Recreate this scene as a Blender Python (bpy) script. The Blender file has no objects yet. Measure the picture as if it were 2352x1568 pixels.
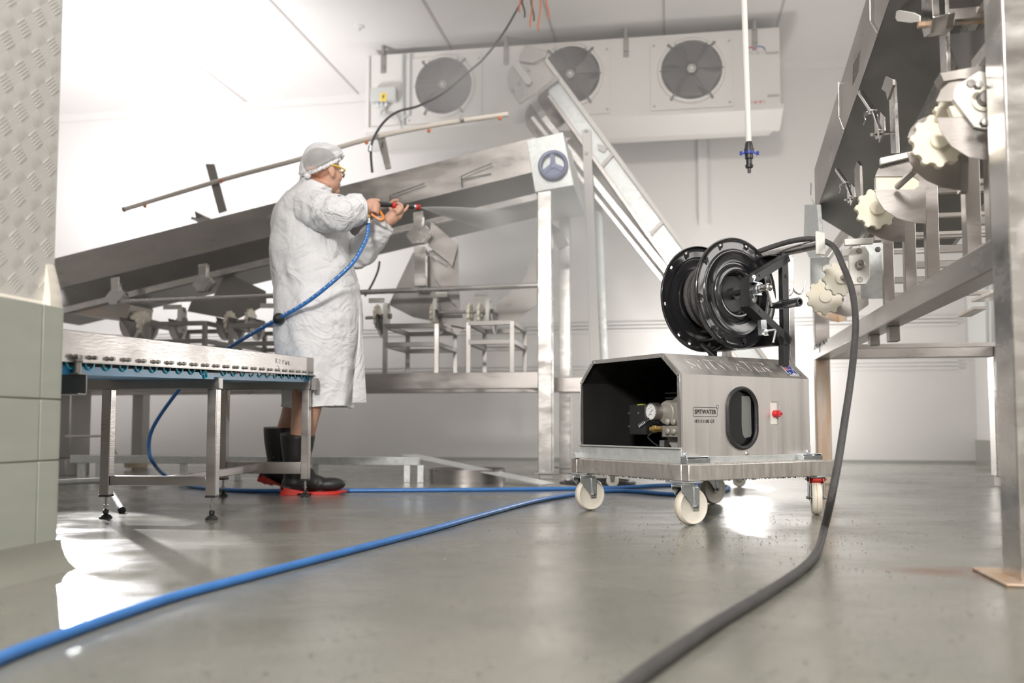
import bpy, bmesh, math, random
from mathutils import Vector, Matrix, Euler, noise
random.seed(7)
SC = bpy.context.scene
COL = SC.collection
R = math.radians
V3 = Vector

# ------------------------------------------------------------------ camera
F_PX, CAM_H, PITCH, CY, CX = 2000.0, 0.36, R(3.5), 853.0, 1176.0
cam_d = bpy.data.cameras.new('camera')
cam = bpy.data.objects.new('camera', cam_d)
COL.objects.link(cam)
cam.location = (0, 0, CAM_H)
cam.rotation_euler = (R(90) + PITCH, 0, 0)
cam_d.sensor_width = 36
cam_d.lens = F_PX / 2352 * 36
cam_d.shift_y = (CY - 784) / 2352
cam_d.clip_start = 0.05
cam_d.dof.use_dof = True
cam_d.dof.focus_distance = 3.35
cam_d.dof.aperture_fstop = 2.0
SC.camera = cam

# ------------------------------------------------------------------ world and lights
W_ = bpy.data.worlds.new('world'); SC.world = W_; W_.use_nodes = True
W_.node_tree.nodes['Background'].inputs[0].default_value = (0.9, 0.92, 1, 1)
W_.node_tree.nodes['Background'].inputs[1].default_value = 0.3
SC.view_settings.view_transform = 'Standard'
SC.view_settings.look = 'None'
SC.view_settings.gamma = 1
SC.view_settings.exposure = 0.17
try:
    SC.cycles.use_denoising = True
    SC.cycles.denoiser = 'OPENIMAGEDENOISE'
    SC.cycles.max_bounces = 6
    SC.cycles.use_adaptive_sampling = True
    SC.cycles.adaptive_threshold = 0.03
    SC.cycles.diffuse_bounces = 3
    SC.cycles.glossy_bounces = 4
    SC.cycles.transmission_bounces = 4
    SC.cycles.volume_bounces = 1
    SC.cycles.sample_clamp_indirect = 4
    SC.cycles.caustics_reflective = False
    SC.cycles.caustics_refractive = False
    SC.cycles.volume_step_rate = 1.6
    SC.cycles.volume_max_steps = 96
except Exception:
    pass

def area(name, loc, target, power, sx, sy, col=(1, 1, 1), spread=180):
    l = bpy.data.lights.new(name, 'AREA'); l.shape = 'RECTANGLE'; l.size = sx; l.size_y = sy
    l.energy = power; l.color = col; l.spread = R(spread)
    o = bpy.data.objects.new(name, l); COL.objects.link(o); o.location = loc
    o.rotation_euler = (V3(target) - V3(loc)).to_track_quat('-Z', 'Y').to_euler()
    return o
def point(name, loc, power, rad, col=(1, 1, 1)):
    l = bpy.data.lights.new(name, 'POINT'); l.energy = power; l.shadow_soft_size = rad; l.color = col
    o = bpy.data.objects.new(name, l); COL.objects.link(o); o.location = loc
    return o
def spot(name, loc, target, power, ang, rad, col=(1, 1, 1)):
    l = bpy.data.lights.new(name, 'SPOT'); l.energy = power; l.spot_size = R(ang); l.spot_blend = 0.25; l.shadow_soft_size = rad; l.color = col
    o = bpy.data.objects.new(name, l); COL.objects.link(o); o.location = loc
    o.rotation_euler = (V3(target) - V3(loc)).to_track_quat('-Z', 'Y').to_euler()
    return o
LIGHTS = dict(
    # unseen lamps added below the ceiling, over the camera and the middle
    front=area('added_light_front', (0.3, 0.2, 3.8), (0.3, 0.8, 0), 42, 2.6, 1.6, (1, 0.95, 0.88)),
    mid=area('added_light_middle', (0.9, 4.6, 3.86), (0.9, 4.6, 0), 24, 4.0, 1.2, (1, 0.97, 0.95)),
    # photographer's flash heads: left behind the tiled pillar, low behind the washer, and camera left
    flash_left=area('flash_left', (-2.9, 6.6, 1.95), (-4.0, 8.9, 3.55), 150, 0.5, 0.5, (1, 0.98, 1), 165),
    flash_low=spot('flash_low', (-3.0, 5.6, 1.3), (-1.42, 2.90, 0), 1500, 15, 0.03, (1, 0.98, 1)),
    flash_back=point('flash_back', (2.1, 7.75, 0.85), 85, 0.12, (1, 0.98, 0.96)),
    fill=area('flash_fill', (-1.0, -3.0, 2.7), (0.3, 3.8, 0.8), 560, 1.0, 1.0, (1, 0.96, 0.92)),
    side=area('added_sheen_light', (3.2, 2.9, 1.7), (0.8, 3.5, 0.8), 45, 1.8, 2.0, (1, 0.97, 0.94)),  # unseen panel added to give the reel and housing their sheen
)

# ------------------------------------------------------------------ geometry helpers
def ray(px, py):
    u = (px - CX) / F_PX; v = (CY - py) / F_PX
    return V3((u, math.cos(PITCH) - v * math.sin(PITCH), math.sin(PITCH) + v * math.cos(PITCH)))
CAMP = V3((0, 0, CAM_H))
def G(px, py, z=0.0):
    d = ray(px, py); return CAMP + d * ((z - CAM_H) / d.z)
def P(px, py, Y):
    d = ray(px, py); return CAMP + d * (Y / d.y)
def hit(px, py, o, n):
    d = ray(px, py); return CAMP + d * ((V3(o) - CAMP).dot(n) / d.dot(n))

UP = V3((0, 0, 1))
class MB:
    def __init__(s): s.v = []; s.f = []; s.sm = []
    def add(s, vs, fs, smooth=False):
        b = len(s.v); s.v += [V3(v) for v in vs]
        for f in fs: s.f.append([i + b for i in f]); s.sm.append(smooth)
        return s
    def hexa(s, c):   # 8 corners: bottom 4 ccw, top 4 ccw
        return s.add(c, [(3, 2, 1, 0), (4, 5, 6, 7), (0, 1, 5, 4), (1, 2, 6, 5), (2, 3, 7, 6), (3, 0, 4, 7)])
    def box(s, x0, y0, z0, x1, y1, z1):
        x0, x1 = min(x0, x1), max(x0, x1); y0, y1 = min(y0, y1), max(y0, y1); z0, z1 = min(z0, z1), max(z0, z1)
        return s.hexa([(x0, y0, z0), (x1, y0, z0), (x1, y1, z0), (x0, y1, z0), (x0, y0, z1), (x1, y0, z1), (x1, y1, z1), (x0, y1, z1)])
    def obox(s, c, ax, ay, az):
        c = V3(c); ax = V3(ax); ay = V3(ay); az = V3(az)
        k = [(-1, -1, -1), (1, -1, -1), (1, 1, -1), (-1, 1, -1), (-1, -1, 1), (1, -1, 1), (1, 1, 1), (-1, 1, 1)]
        if ax.cross(ay).dot(az) < 0: ay = -ay
        return s.hexa([c + ax * a / 2 + ay * b / 2 + az * d / 2 for a, b, d in k])
    def beam(s, p, q, w, h, up=UP):   # w across, h along up
        p = V3(p); q = V3(q); d = (q - p); L = d.length; d.normalize()
        up = V3((1, 0, 0)) if abs(d.dot(V3(up).normalized())) > 0.98 else V3(up)
        side = d.cross(V3(up)).normalized(); u2 = side.cross(d).normalized()
        return s.obox((p + q) / 2, d * L, side * w, u2 * h)
    def prism(s, poly, off):
        n = len(poly); poly = [V3(p) for p in poly]; off = V3(off)
        nrm = V3((0, 0, 0))
        for i in range(n):
            nrm += poly[i].cross(poly[(i + 1) % n])
        if nrm.dot(off) > 0: poly.reverse()
        vs = poly + [p + off for p in poly]
        fs = [list(range(n)), list(range(2 * n - 1, n - 1, -1))]
        for i in range(n): j = (i + 1) % n; fs.append((i, i + n, j + n, j))
        return s.add(vs, fs)
    def tube(s, path, r, n=10, closed=False, caps=True):
        path = [V3(p) for p in path]; m = len(path)
        rr = r if isinstance(r, (list, tuple)) else [r] * m
        rings = []; prev = None
        for i in range(m):
            if closed: t = path[(i + 1) % m] - path[i - 1]
            else: t = path[min(i + 1, m - 1)] - path[max(i - 1, 0)]
            t.normalize()
            if prev is None:
                a = UP if abs(t.z) < 0.9 else V3((1, 0, 0)); x = t.cross(a).normalized()
            else:
                x = (prev - t * prev.dot(t)).normalized()
            prev = x; y = t.cross(x)
            rings.append([path[i] + (x * math.cos(2 * math.pi * k / n) + y * math.sin(2 * math.pi * k / n)) * rr[i] for k in range(n)])
        return s.loft(rings, closed_len=closed, caps=caps and not closed)
    def loft(s, rings, closed_len=False, caps=True, smooth=True):
        n = len(rings[0]); m = len(rings); b = len(s.v)
        for r_ in rings: s.v += [V3(p) for p in r_]
        for i in range(m if closed_len else m - 1):
            i2 = (i + 1) % m
            for k in range(n):
                k2 = (k + 1) % n
                s.f.append([b + i * n + k, b + i * n + k2, b + i2 * n + k2, b + i2 * n + k]); s.sm.append(smooth)
        if caps:
            s.f.append([b + k for k in range(n - 1, -1, -1)]); s.sm.append(False)
            s.f.append([b + (m - 1) * n + k for k in range(n)]); s.sm.append(False)
        return s
    def cyl(s, p, q, r, n=20, r2=None):
        return s.tube([p, q], [r, r if r2 is None else r2], n)
    def lathe(s, c, axis, prof, n=48, closed=False):   # prof: (radius, along)
        c = V3(c); ax = V3(axis).normalized(); a = UP if abs(ax.z) < 0.9 else V3((1, 0, 0))
        x = ax.cross(a).normalized(); y = ax.cross(x)
        rings = [[c + ax * h + (x * math.cos(2 * math.pi * k / n) + y * math.sin(2 * math.pi * k / n)) * max(r, 1e-4) for k in range(n)] for r, h in prof]
        return s.loft(rings, closed_len=closed, caps=not closed)
    def ell(s, c, rx, ry, rz, M=None, nu=20, nv=12):
        rings = []
        for j in range(nv + 1):
            ph = -math.pi / 2 + math.pi * j / nv; cr = max(math.cos(ph), 1e-3)
            ring = []
            for k in range(nu):
                th = 2 * math.pi * k / nu
                p = V3((rx * cr * math.cos(th), ry * cr * math.sin(th), rz * math.sin(ph)))
                if M is not None: p = M @ p
                ring.append(V3(c) + p)
            rings.append(ring)
        return s.loft(rings)
    def build(s, name, mat, parent=None, world=True, bevel=0.0, sharp=32, seg=2, local_to=None):
        me = bpy.data.meshes.new(name)
        if parent is not None:
            M = Matrix.Identity(4); pr = parent
            M = world_of(parent)
            inv = M.inverted() if world else Matrix.Identity(4)
            vs = [inv @ v for v in s.v]; origin = None
        else:
            xs = [v.x for v in s.v]; ys = [v.y for v in s.v]; zs = [v.z for v in s.v]
            origin = V3(((min(xs) + max(xs)) / 2, (min(ys) + max(ys)) / 2, min(zs)))
            vs = [v - origin for v in s.v]
        me.from_pydata([tuple(v) for v in vs], [], s.f)
        me.validate(); 
        for p_, sm in zip(me.polygons, s.sm): p_.use_smooth = sm or bevel > 0
        try: me.set_sharp_from_angle(angle=R(sharp))
        except Exception: pass
        bm = bmesh.new(); bm.from_mesh(me); bmesh.ops.recalc_face_normals(bm, faces=bm.faces); bm.to_mesh(me); bm.free()
        o = bpy.data.objects.new(name, me); COL.objects.link(o)
        if mat is not None: me.materials.append(mat)
        if parent is not None: o.parent = parent
        else: o.location = origin
        if bevel > 0:
            m = o.modifiers.new('bevel', 'BEVEL'); m.width = bevel; m.segments = seg; m.limit_method = 'ANGLE'; m.angle_limit = R(40)
            m.harden_normals = False
        return o
def world_of(o):
    M = o.matrix_basis.copy(); p = o.parent
    while p is not None: M = p.matrix_basis @ M; p = p.parent
    return M
def tag(o, label, cat, group=None, kind=None):
    if label: o['label'] = label
    if cat: o['category'] = cat
    if group: o['group'] = group
    if kind: o['kind'] = kind
    return o
def thing(name, label, cat, loc=(0, 0, 0), rz=0.0, group=None):
    o = bpy.data.objects.new(name, None); COL.objects.link(o); o.empty_display_size = 0.1
    o.location = loc; o.rotation_euler = (0, 0, rz)
    return tag(o, label, cat, group)
def struct(o):
    o['kind'] = 'structure'; return o
def children(o): return [c for c in bpy.data.objects if c.parent == o]
def copy_tree(o, parent=None):
    kids = children(o)
    c = o.copy(); COL.objects.link(c); c.parent = parent
    for ch in kids: copy_tree(ch, c)
    return c
def smooth_path(pts, k=10, closed=False):
    pts = [V3(p) for p in pts]; out = []; n = len(pts)
    rng = range(n if closed else n - 1)
    for i in rng:
        p0 = pts[(i - 1) % n] if (closed or i > 0) else pts[0]
        p1 = pts[i]; p2 = pts[(i + 1) % n]; p3 = pts[(i + 2) % n] if (closed or i + 2 < n) else pts[-1]
        for j in range(k):
            t = j / k
            out.append(0.5 * ((2 * p1) + (-p0 + p2) * t + (2 * p0 - 5 * p1 + 4 * p2 - p3) * t * t + (-p0 + 3 * p1 - 3 * p2 + p3) * t ** 3))
    if not closed: out.append(pts[-1])
    return out
def arc(c, ex, ey, r, a0, a1, n):
    c = V3(c); return [c + (V3(ex) * math.cos(R(a0 + (a1 - a0) * i / n)) + V3(ey) * math.sin(R(a0 + (a1 - a0) * i / n))) * r for i in range(n + 1)]
def text_mesh(name, body, size, mat, parent, M, extrude=0.0006, bold=0.0, shear=0.0, sx=1.0):
    cu = bpy.data.curves.new(name, 'FONT'); cu.body = body; cu.size = size; cu.extrude = extrude; cu.offset = bold; cu.shear = shear
    cu.align_x = 'CENTER'; cu.align_y = 'CENTER'
    t = bpy.data.objects.new(name, cu); COL.objects.link(t)
    bpy.context.view_layer.update()
    dg = bpy.context.evaluated_depsgraph_get()
    me = bpy.data.meshes.new_from_object(t.evaluated_get(dg))
    bpy.data.objects.remove(t)
    o = bpy.data.objects.new(name, me); COL.objects.link(o)
    inv = world_of(parent).inverted()
    MM = inv @ M @ Matrix.Diagonal((sx, 1, 1, 1))
    me.transform(MM); me.materials.clear(); me.materials.append(mat); o.parent = parent
    return o
def frameM(o, x, y, z):
    M = Matrix.Identity(4)
    for i, a in enumerate((V3(x).normalized(), V3(y).normalized(), V3(z).normalized())):
        for j in range(3): M[j][i] = a[j]
    for j in range(3): M[j][3] = V3(o)[j]
    return M

# ------------------------------------------------------------------ materials
def mat(name, col, metal=0.0, rough=0.5, var=0.0, vscale=(4, 4, 4), vcol=None, rvar=0.0, bump=0.0, bscale=60.0, bstretch=(1, 1, 1), spec=0.5, coat=0.0, trans=0.0, sss=0.0, emit=None, alpha=1.0):
    m = bpy.data.materials.new(name); m.use_nodes = True; nt = m.node_tree; b = nt.nodes['Principled BSDF']
    b.inputs['Base Color'].default_value = (*col, 1); b.inputs['Metallic'].default_value = metal
    b.inputs['Roughness'].default_value = rough; b.inputs['Specular IOR Level'].default_value = spec
    b.inputs['Coat Weight'].default_value = coat; b.inputs['Transmission Weight'].default_value = trans
    b.inputs['Coat Roughness'].default_value = 0.1
    b.inputs['Alpha'].default_value = alpha
    if sss: b.inputs['Subsurface Weight'].default_value = sss; b.inputs['Subsurface Radius'].default_value = (0.02, 0.008, 0.005); b.inputs['Subsurface Scale'].default_value = 0.5
    if emit: b.inputs['Emission Color'].default_value = (*emit[0], 1); b.inputs['Emission Strength'].default_value = emit[1]
    N = nt.nodes; L = nt.links
    tc = N.new('ShaderNodeTexCoord')
    if var > 0 or vcol or rvar > 0:
        mp = N.new('ShaderNodeMapping'); mp.inputs['Scale'].default_value = vscale; L.new(tc.outputs['Object'], mp.inputs[0])
        nz = N.new('ShaderNodeTexNoise'); nz.inputs['Scale'].default_value = 1; nz.inputs['Detail'].default_value = 5; nz.inputs['Roughness'].default_value = 0.6
        L.new(mp.outputs[0], nz.inputs['Vector'])
        if var > 0 or vcol:
            cr = N.new('ShaderNodeValToRGB'); cr.color_ramp.elements[0].position = 0.3; cr.color_ramp.elements[1].position = 0.7
            c2 = vcol if vcol else tuple(c * (1 - var) for c in col)
            cr.color_ramp.elements[0].color = (*c2, 1); cr.color_ramp.elements[1].color = (*col, 1)
            L.new(nz.outputs[0], cr.inputs[0]); L.new(cr.outputs[0], b.inputs['Base Color'])
        if rvar > 0:
            mr = N.new('ShaderNodeMapRange'); mr.inputs['From Min'].default_value = 0.3; mr.inputs['From Max'].default_value = 0.7
            mr.inputs['To Min'].default_value = max(0.03, rough - rvar); mr.inputs['To Max'].default_value = rough + rvar
            L.new(nz.outputs[0], mr.inputs[0]); L.new(mr.outputs[0], b.inputs['Roughness'])
    if bump > 0:
        mp2 = N.new('ShaderNodeMapping'); mp2.inputs['Scale'].default_value = [bscale * k for k in bstretch]; L.new(tc.outputs['Object'], mp2.inputs[0])
        n2 = N.new('ShaderNodeTexNoise'); n2.inputs['Scale'].default_value = 1; n2.inputs['Detail'].default_value = 4; L.new(mp2.outputs[0], n2.inputs['Vector'])
        bp = N.new('ShaderNodeBump'); bp.inputs['Strength'].default_value = bump; bp.inputs['Distance'].default_value = 0.01
        L.new(n2.outputs[0], bp.inputs['Height']); L.new(bp.outputs[0], b.inputs['Normal'])
    return m
M = {}
M['steel'] = mat('brushed stainless steel', (0.47, 0.44, 0.42), 1.0, 0.34, 0.22, (3, 3, 8), rvar=0.1, bump=0.06, bscale=30, bstretch=(1, 1, 6))
M['steel_dk'] = mat('dull stainless steel', (0.36, 0.345, 0.33), 1.0, 0.44, 0.3, (3, 3, 3), rvar=0.1, bump=0.05, bscale=20)
M['steel_br'] = mat('bright stainless steel', (0.72, 0.7, 0.68), 1.0, 0.25, 0.12, (5, 5, 12), rvar=0.1)
M['steel_wet'] = mat('wet stainless steel', (0.84, 0.79, 0.74), 0.95, 0.44, 0.2, (60, 60, 9), rvar=0.08, bump=0.04, bscale=150)
M['shell'] = mat('stainless housing sheet', (0.88, 0.85, 0.825), 1.0, 0.44, 0.09, (28, 28, 1.2), rvar=0.07, bump=0.05, bscale=14, bstretch=(6, 6, 0.5))
M['galv'] = mat('galvanised steel', (0.74, 0.76, 0.75), 0.45, 0.42, vscale=(30, 30, 30), vcol=(0.56, 0.59, 0.58), rvar=0.1)
M['zinc'] = mat('zinc plated steel', (0.78, 0.82, 0.86), 1.0, 0.27, 0.15, (9, 9, 9), rvar=0.06)
M['nylon'] = mat('cream nylon', (0.83, 0.76, 0.6), 0, 0.42, vscale=(9, 9, 9), vcol=(0.86, 0.82, 0.72), sss=0.15)
M['nylon_w'] = mat('white plastic', (0.85, 0.83, 0.78), 0, 0.35, 0.06, (9, 9, 9))
M['wheel'] = mat('white polyamide wheel', (0.82, 0.77, 0.67), 0, 0.38, 0.12, (12, 12, 12))
M['wheel_rust'] = mat('rust stained wheel seam', (0.55, 0.36, 0.18), 0, 0.6)
M['black'] = mat('glossy black enamel', (0.018, 0.018, 0.02), 0, 0.16, rvar=0.05, coat=0.8, vscale=(6, 6, 6))
M['blackm'] = mat('black powder coat', (0.03, 0.03, 0.032), 0, 0.38)
M['rubber'] = mat('black rubber', (0.022, 0.022, 0.023), 0, 0.45, bump=0.15, bscale=120)
M['bhose'] = mat('black rubber hose', (0.05, 0.048, 0.05), 0, 0.42, vscale=(14, 14, 14), vcol=(0.075, 0.072, 0.072), bump=0.5, bscale=260)
M['blue'] = mat('blue hose rubber', (0.045, 0.2, 0.56), 0, 0.33, 0.2, (9, 9, 9), bump=0.12, bscale=150)
M['belt'] = mat('blue plastic belt', (0.02, 0.2, 0.42), 0, 0.35, 0.2, (6, 6, 6))
M['wall'] = mat('white sandwich panel wall', (0.66, 0.64, 0.62), 0, 0.5, 0.04, (0.6, 0.6, 0.6))
M['ceil'] = mat('white panel ceiling', (0.72, 0.70, 0.68), 0, 0.55, 0.04, (0.5, 0.5, 0.5))
M['trimw'] = mat('light trim', (0.66, 0.64, 0.62), 0, 0.45)
M['seam'] = mat('grey seam', (0.42, 0.39, 0.37), 0, 0.6)
M['cooler'] = mat('white enamelled sheet', (0.72, 0.695, 0.665), 0, 0.4, 0.03, (2, 2, 2))
M['fan'] = mat('grey fan guard', (0.14, 0.13, 0.13), 0.3, 0.5)
M['fanin'] = mat('dark fan interior', (0.1, 0.095, 0.095), 0, 0.6)
M['red'] = mat('red rubber', (0.6, 0.035, 0.025), 0, 0.4)
M['orange'] = mat('orange plastic', (0.75, 0.24, 0.03), 0, 0.35)
M['yellow'] = mat('yellow plastic', (0.85, 0.62, 0.05), 0, 0.35)
M['skin'] = mat('skin', (0.66, 0.4, 0.29), 0, 0.5, vscale=(22, 22, 22), vcol=(0.58, 0.32, 0.23), sss=0.12, bump=0.05, bscale=200)
M['hair'] = mat('short grey hair', (0.19, 0.17, 0.16), 0, 0.8)
M['brass'] = mat('brass', (0.6, 0.42, 0.16), 1, 0.3)
M['cast'] = mat('cast aluminium', (0.5, 0.47, 0.42), 0.5, 0.45, 0.2, (20, 20, 20))
M['box_grey'] = mat('grey plastic box', (0.55, 0.56, 0.54), 0, 0.5)
M['white_ink'] = mat('white print', (0.8, 0.8, 0.8), 0, 0.5)
M['ink'] = mat('black print', (0.012, 0.012, 0.014), 0, 0.5)
M['ink_blue'] = mat('blue print', (0.02, 0.05, 0.32), 0, 0.4)
M['ink_red'] = mat('red print', (0.62, 0.03, 0.04), 0, 0.4)
M['grip'] = mat('bluish grey cast wheel', (0.2, 0.22, 0.33), 0.2, 0.45)
M['cream'] = mat('cream painted pipe', (0.76, 0.7, 0.62), 0, 0.4)
M['copper'] = mat('orange nozzle', (0.7, 0.2, 0.06), 0, 0.4)
M['rusty'] = mat('rust streaked steel', (0.55, 0.3, 0.12), 0.35, 0.5, vscale=(26, 26, 2.5), vcol=(0.56, 0.52, 0.48), rvar=0.1, bump=0.1)
M['tinted'] = mat('dark window pane', (0.01, 0.011, 0.012), 0, 0.06, coat=0.5)
M['inside'] = mat('shaded interior steel', (0.06, 0.057, 0.055), 0.6, 0.38, 0.4, (5, 5, 2))  # near-black colour stands for shade inside the steel housing

def cloth_mat():
    m = mat('white nonwoven fabric', (0.93, 0.93, 0.945), 0, 0.7, bump=0.0)
    nt = m.node_tree; N = nt.nodes; L = nt.links; b = N['Principled BSDF']
    tc = N.new('ShaderNodeTexCoord')
    n1 = N.new('ShaderNodeTexNoise'); n1.inputs['Scale'].default_value = 7; n1.inputs['Detail'].default_value = 6; n1.inputs['Distortion'].default_value = 0.6
    n2 = N.new('ShaderNodeTexNoise'); n2.inputs['Scale'].default_value = 4.5; n2.inputs['Detail'].default_value = 3; n2.inputs['Distortion'].default_value = 1.6
    L.new(tc.outputs['Object'], n1.inputs['Vector']); L.new(tc.outputs['Object'], n2.inputs['Vector'])
    sb = N.new('ShaderNodeMath'); sb.operation = 'SUBTRACT'; sb.inputs[1].default_value = 0.5; L.new(n2.outputs[0], sb.inputs[0])
    ab = N.new('ShaderNodeMath'); ab.operation = 'ABSOLUTE'; L.new(sb.outputs[0], ab.inputs[0])
    m3 = N.new('ShaderNodeMath'); m3.operation = 'MULTIPLY'; m3.inputs[1].default_value = -1.6; L.new(ab.outputs[0], m3.inputs[0])
    ad = N.new('ShaderNodeMath'); ad.operation = 'MULTIPLY_ADD'; ad.inputs[1].default_value = 0.7; L.new(n1.outputs[0], ad.inputs[0]); L.new(m3.outputs[0], ad.inputs[2])
    bp = N.new('ShaderNodeBump'); bp.inputs['Strength'].default_value = 0.6; bp.inputs['Distance'].default_value = 0.05
    L.new(ad.outputs[0], bp.inputs['Height']); L.new(bp.outputs[0], b.inputs['Normal'])
    out = N['Material Output']
    tr = N.new('ShaderNodeBsdfTranslucent'); tr.inputs[0].default_value = (0.85, 0.86, 0.9, 1); L.new(bp.outputs[0], tr.inputs['Normal'])
    ms = N.new('ShaderNodeMixShader'); ms.inputs[0].default_value = 0.2
    L.new(b.outputs[0], ms.inputs[1]); L.new(tr.outputs[0], ms.inputs[2]); L.new(ms.outputs[0], out.inputs[0])
    return m
M['cloth'] = cloth_mat()
def net_mat():
    m = mat('sheer hair net', (0.85, 0.86, 0.88), 0, 0.8, bump=0.5, bscale=40)
    nt = m.node_tree; N = nt.nodes; L = nt.links; b = N['Principled BSDF']; out = N['Material Output']
    tr = N.new('ShaderNodeBsdfTransparent'); ms = N.new('ShaderNodeMixShader')
    lw = N.new('ShaderNodeLayerWeight'); lw.inputs[0].default_value = 0.42
    mr = N.new('ShaderNodeMapRange'); mr.inputs['To Min'].default_value = 0.2; mr.inputs['To Max'].default_value = 1.0
    L.new(lw.outputs['Facing'], mr.inputs[0]); L.new(mr.outputs[0], ms.inputs[0])
    L.new(tr.outputs[0], ms.inputs[1]); L.new(b.outputs[0], ms.inputs[2]); L.new(ms.outputs[0], out.inputs[0])
    return m
M['net'] = net_mat()
def floor_mat():
    m = bpy.data.materials.new('wet grey epoxy floor'); m.use_nodes = True; nt = m.node_tree; N = nt.nodes; L = nt.links
    b = N['Principled BSDF']; geo = N.new('ShaderNodeNewGeometry')
    def nz(scale, det=5, rough=0.6, st=(1, 1, 1)):
        mp = N.new('ShaderNodeMapping'); mp.inputs['Scale'].default_value = st; L.new(geo.outputs['Position'], mp.inputs[0])
        n = N.new('ShaderNodeTexNoise'); n.inputs['Scale'].default_value = scale; n.inputs['Detail'].default_value = det; n.inputs['Roughness'].default_value = rough
        L.new(mp.outputs[0], n.inputs['Vector']); return n
    base = nz(1.3); cr = N.new('ShaderNodeValToRGB')
    cr.color_ramp.elements[0].position = 0.35; cr.color_ramp.elements[0].color = (0.185, 0.185, 0.16, 1)
    cr.color_ramp.elements[1].position = 0.68; cr.color_ramp.elements[1].color = (0.255, 0.25, 0.22, 1)
    L.new(base.outputs[0], cr.inputs[0])
    # small specks of dirt
    sp = nz(38, 2); spm = N.new('ShaderNodeMapRange'); spm.inputs['From Min'].default_value = 0.74; spm.inputs['From Max'].default_value = 0.78; L.new(sp.outputs[0], spm.inputs[0])
    mixs = N.new('ShaderNodeMix'); mixs.data_type = 'RGBA'; L.new(spm.outputs[0], mixs.inputs['Factor']); L.new(cr.outputs[0], mixs.inputs['A']); mixs.inputs['B'].default_value = (0.1, 0.085, 0.07, 1)
    last = mixs.outputs['Result']
    rs = nz(9, 6)
    for (cx, cy, rx, ry, amt) in RUST:
        mp = N.new('ShaderNodeMapping'); mp.inputs['Location'].default_value = (-cx / rx, -cy / ry, 0); mp.inputs['Scale'].default_value = (1 / rx, 1 / ry, 0)
        L.new(geo.outputs['Position'], mp.inputs[0])
        ln = N.new('ShaderNodeVectorMath'); ln.operation = 'LENGTH'; L.new(mp.outputs[0], ln.inputs[0])
        ad = N.new('ShaderNodeMath'); ad.operation = 'MULTIPLY_ADD'; ad.inputs[1].default_value = 1.3; L.new(rs.outputs[0], ad.inputs[0]); L.new(ln.outputs['Value'], ad.inputs[2])
        mr = N.new('ShaderNodeMapRange'); mr.inputs['From Min'].default_value = 1.7; mr.inputs['From Max'].default_value = 0.5; mr.inputs['To Max'].default_value = amt
        L.new(ad.outputs[0], mr.inputs[0])
        mx = N.new('ShaderNodeMix'); mx.data_type = 'RGBA'; L.new(mr.outputs[0], mx.inputs['Factor']); L.new(last, mx.inputs['A']); mx.inputs['B'].default_value = (0.17, 0.05, 0.012, 1)
        last = mx.outputs['Result']
    L.new(last, b.inputs['Base Color'])
    rg = nz(0.9, 4, 0.6, (1, 1.6, 1)); mr = N.new('ShaderNodeMapRange'); mr.inputs['From Min'].default_value = 0.4; mr.inputs['From Max'].default_value = 0.6
    mr.inputs['To Min'].default_value = 0.07; mr.inputs['To Max'].default_value = 0.3; L.new(rg.outputs[0], mr.inputs[0]); L.new(mr.outputs[0], b.inputs['Roughness'])
    b.inputs['Specular IOR Level'].default_value = 0.55
    fb = nz(190, 2); fm = N.new('ShaderNodeMath'); fm.operation = 'MULTIPLY'; L.new(fb.outputs[0], fm.inputs[0]); L.new(rg.outputs[0], fm.inputs[1])
    wv = nz(6, 3); wm = N.new('ShaderNodeMath'); wm.operation = 'MULTIPLY_ADD'; wm.inputs[1].default_value = 1.5; L.new(wv.outputs[0], wm.inputs[0]); L.new(fm.outputs[0], wm.inputs[2])
    bp = N.new('ShaderNodeBump'); bp.inputs['Strength'].default_value = 0.35; bp.inputs['Distance'].default_value = 0.004; L.new(wm.outputs[0], bp.inputs['Height']); L.new(bp.outputs[0], b.inputs['Normal'])
    return m
_r = G(2170, 1312); _r2 = G(1300, 1158); _r3 = G(1780, 1520); _r4 = G(2330, 1330)
RUST = [(_r.x, _r.y, 0.17, 0.09, 1.0), (_r2.x, _r2.y, 0.06, 0.08, 0.7), (_r4.x, _r4.y, 0.12, 0.09, 0.5)]
M['floor'] = floor_mat()
def tile_mat():
    m = mat('sea green glazed tile', (0.40, 0.415, 0.37), 0, 0.3, vscale=(3, 3, 14), vcol=(0.35, 0.37, 0.325), bump=0.05, bscale=10)
    return m
M['tile'] = tile_mat()
M['grout'] = mat('brown grout', (0.3, 0.27, 0.22), 0, 0.8)
M['tread'] = mat('painted tread plate', (0.6, 0.585, 0.56), 0.1, 0.36, 0.05, (3, 3, 3))
M['caulk'] = mat('cream sealant', (0.72, 0.68, 0.6), 0, 0.4, bump=0.3, bscale=20)
M['cove'] = mat('cove skirting', (0.24, 0.24, 0.205), 0, 0.3, 0.15, (5, 5, 5))
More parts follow.
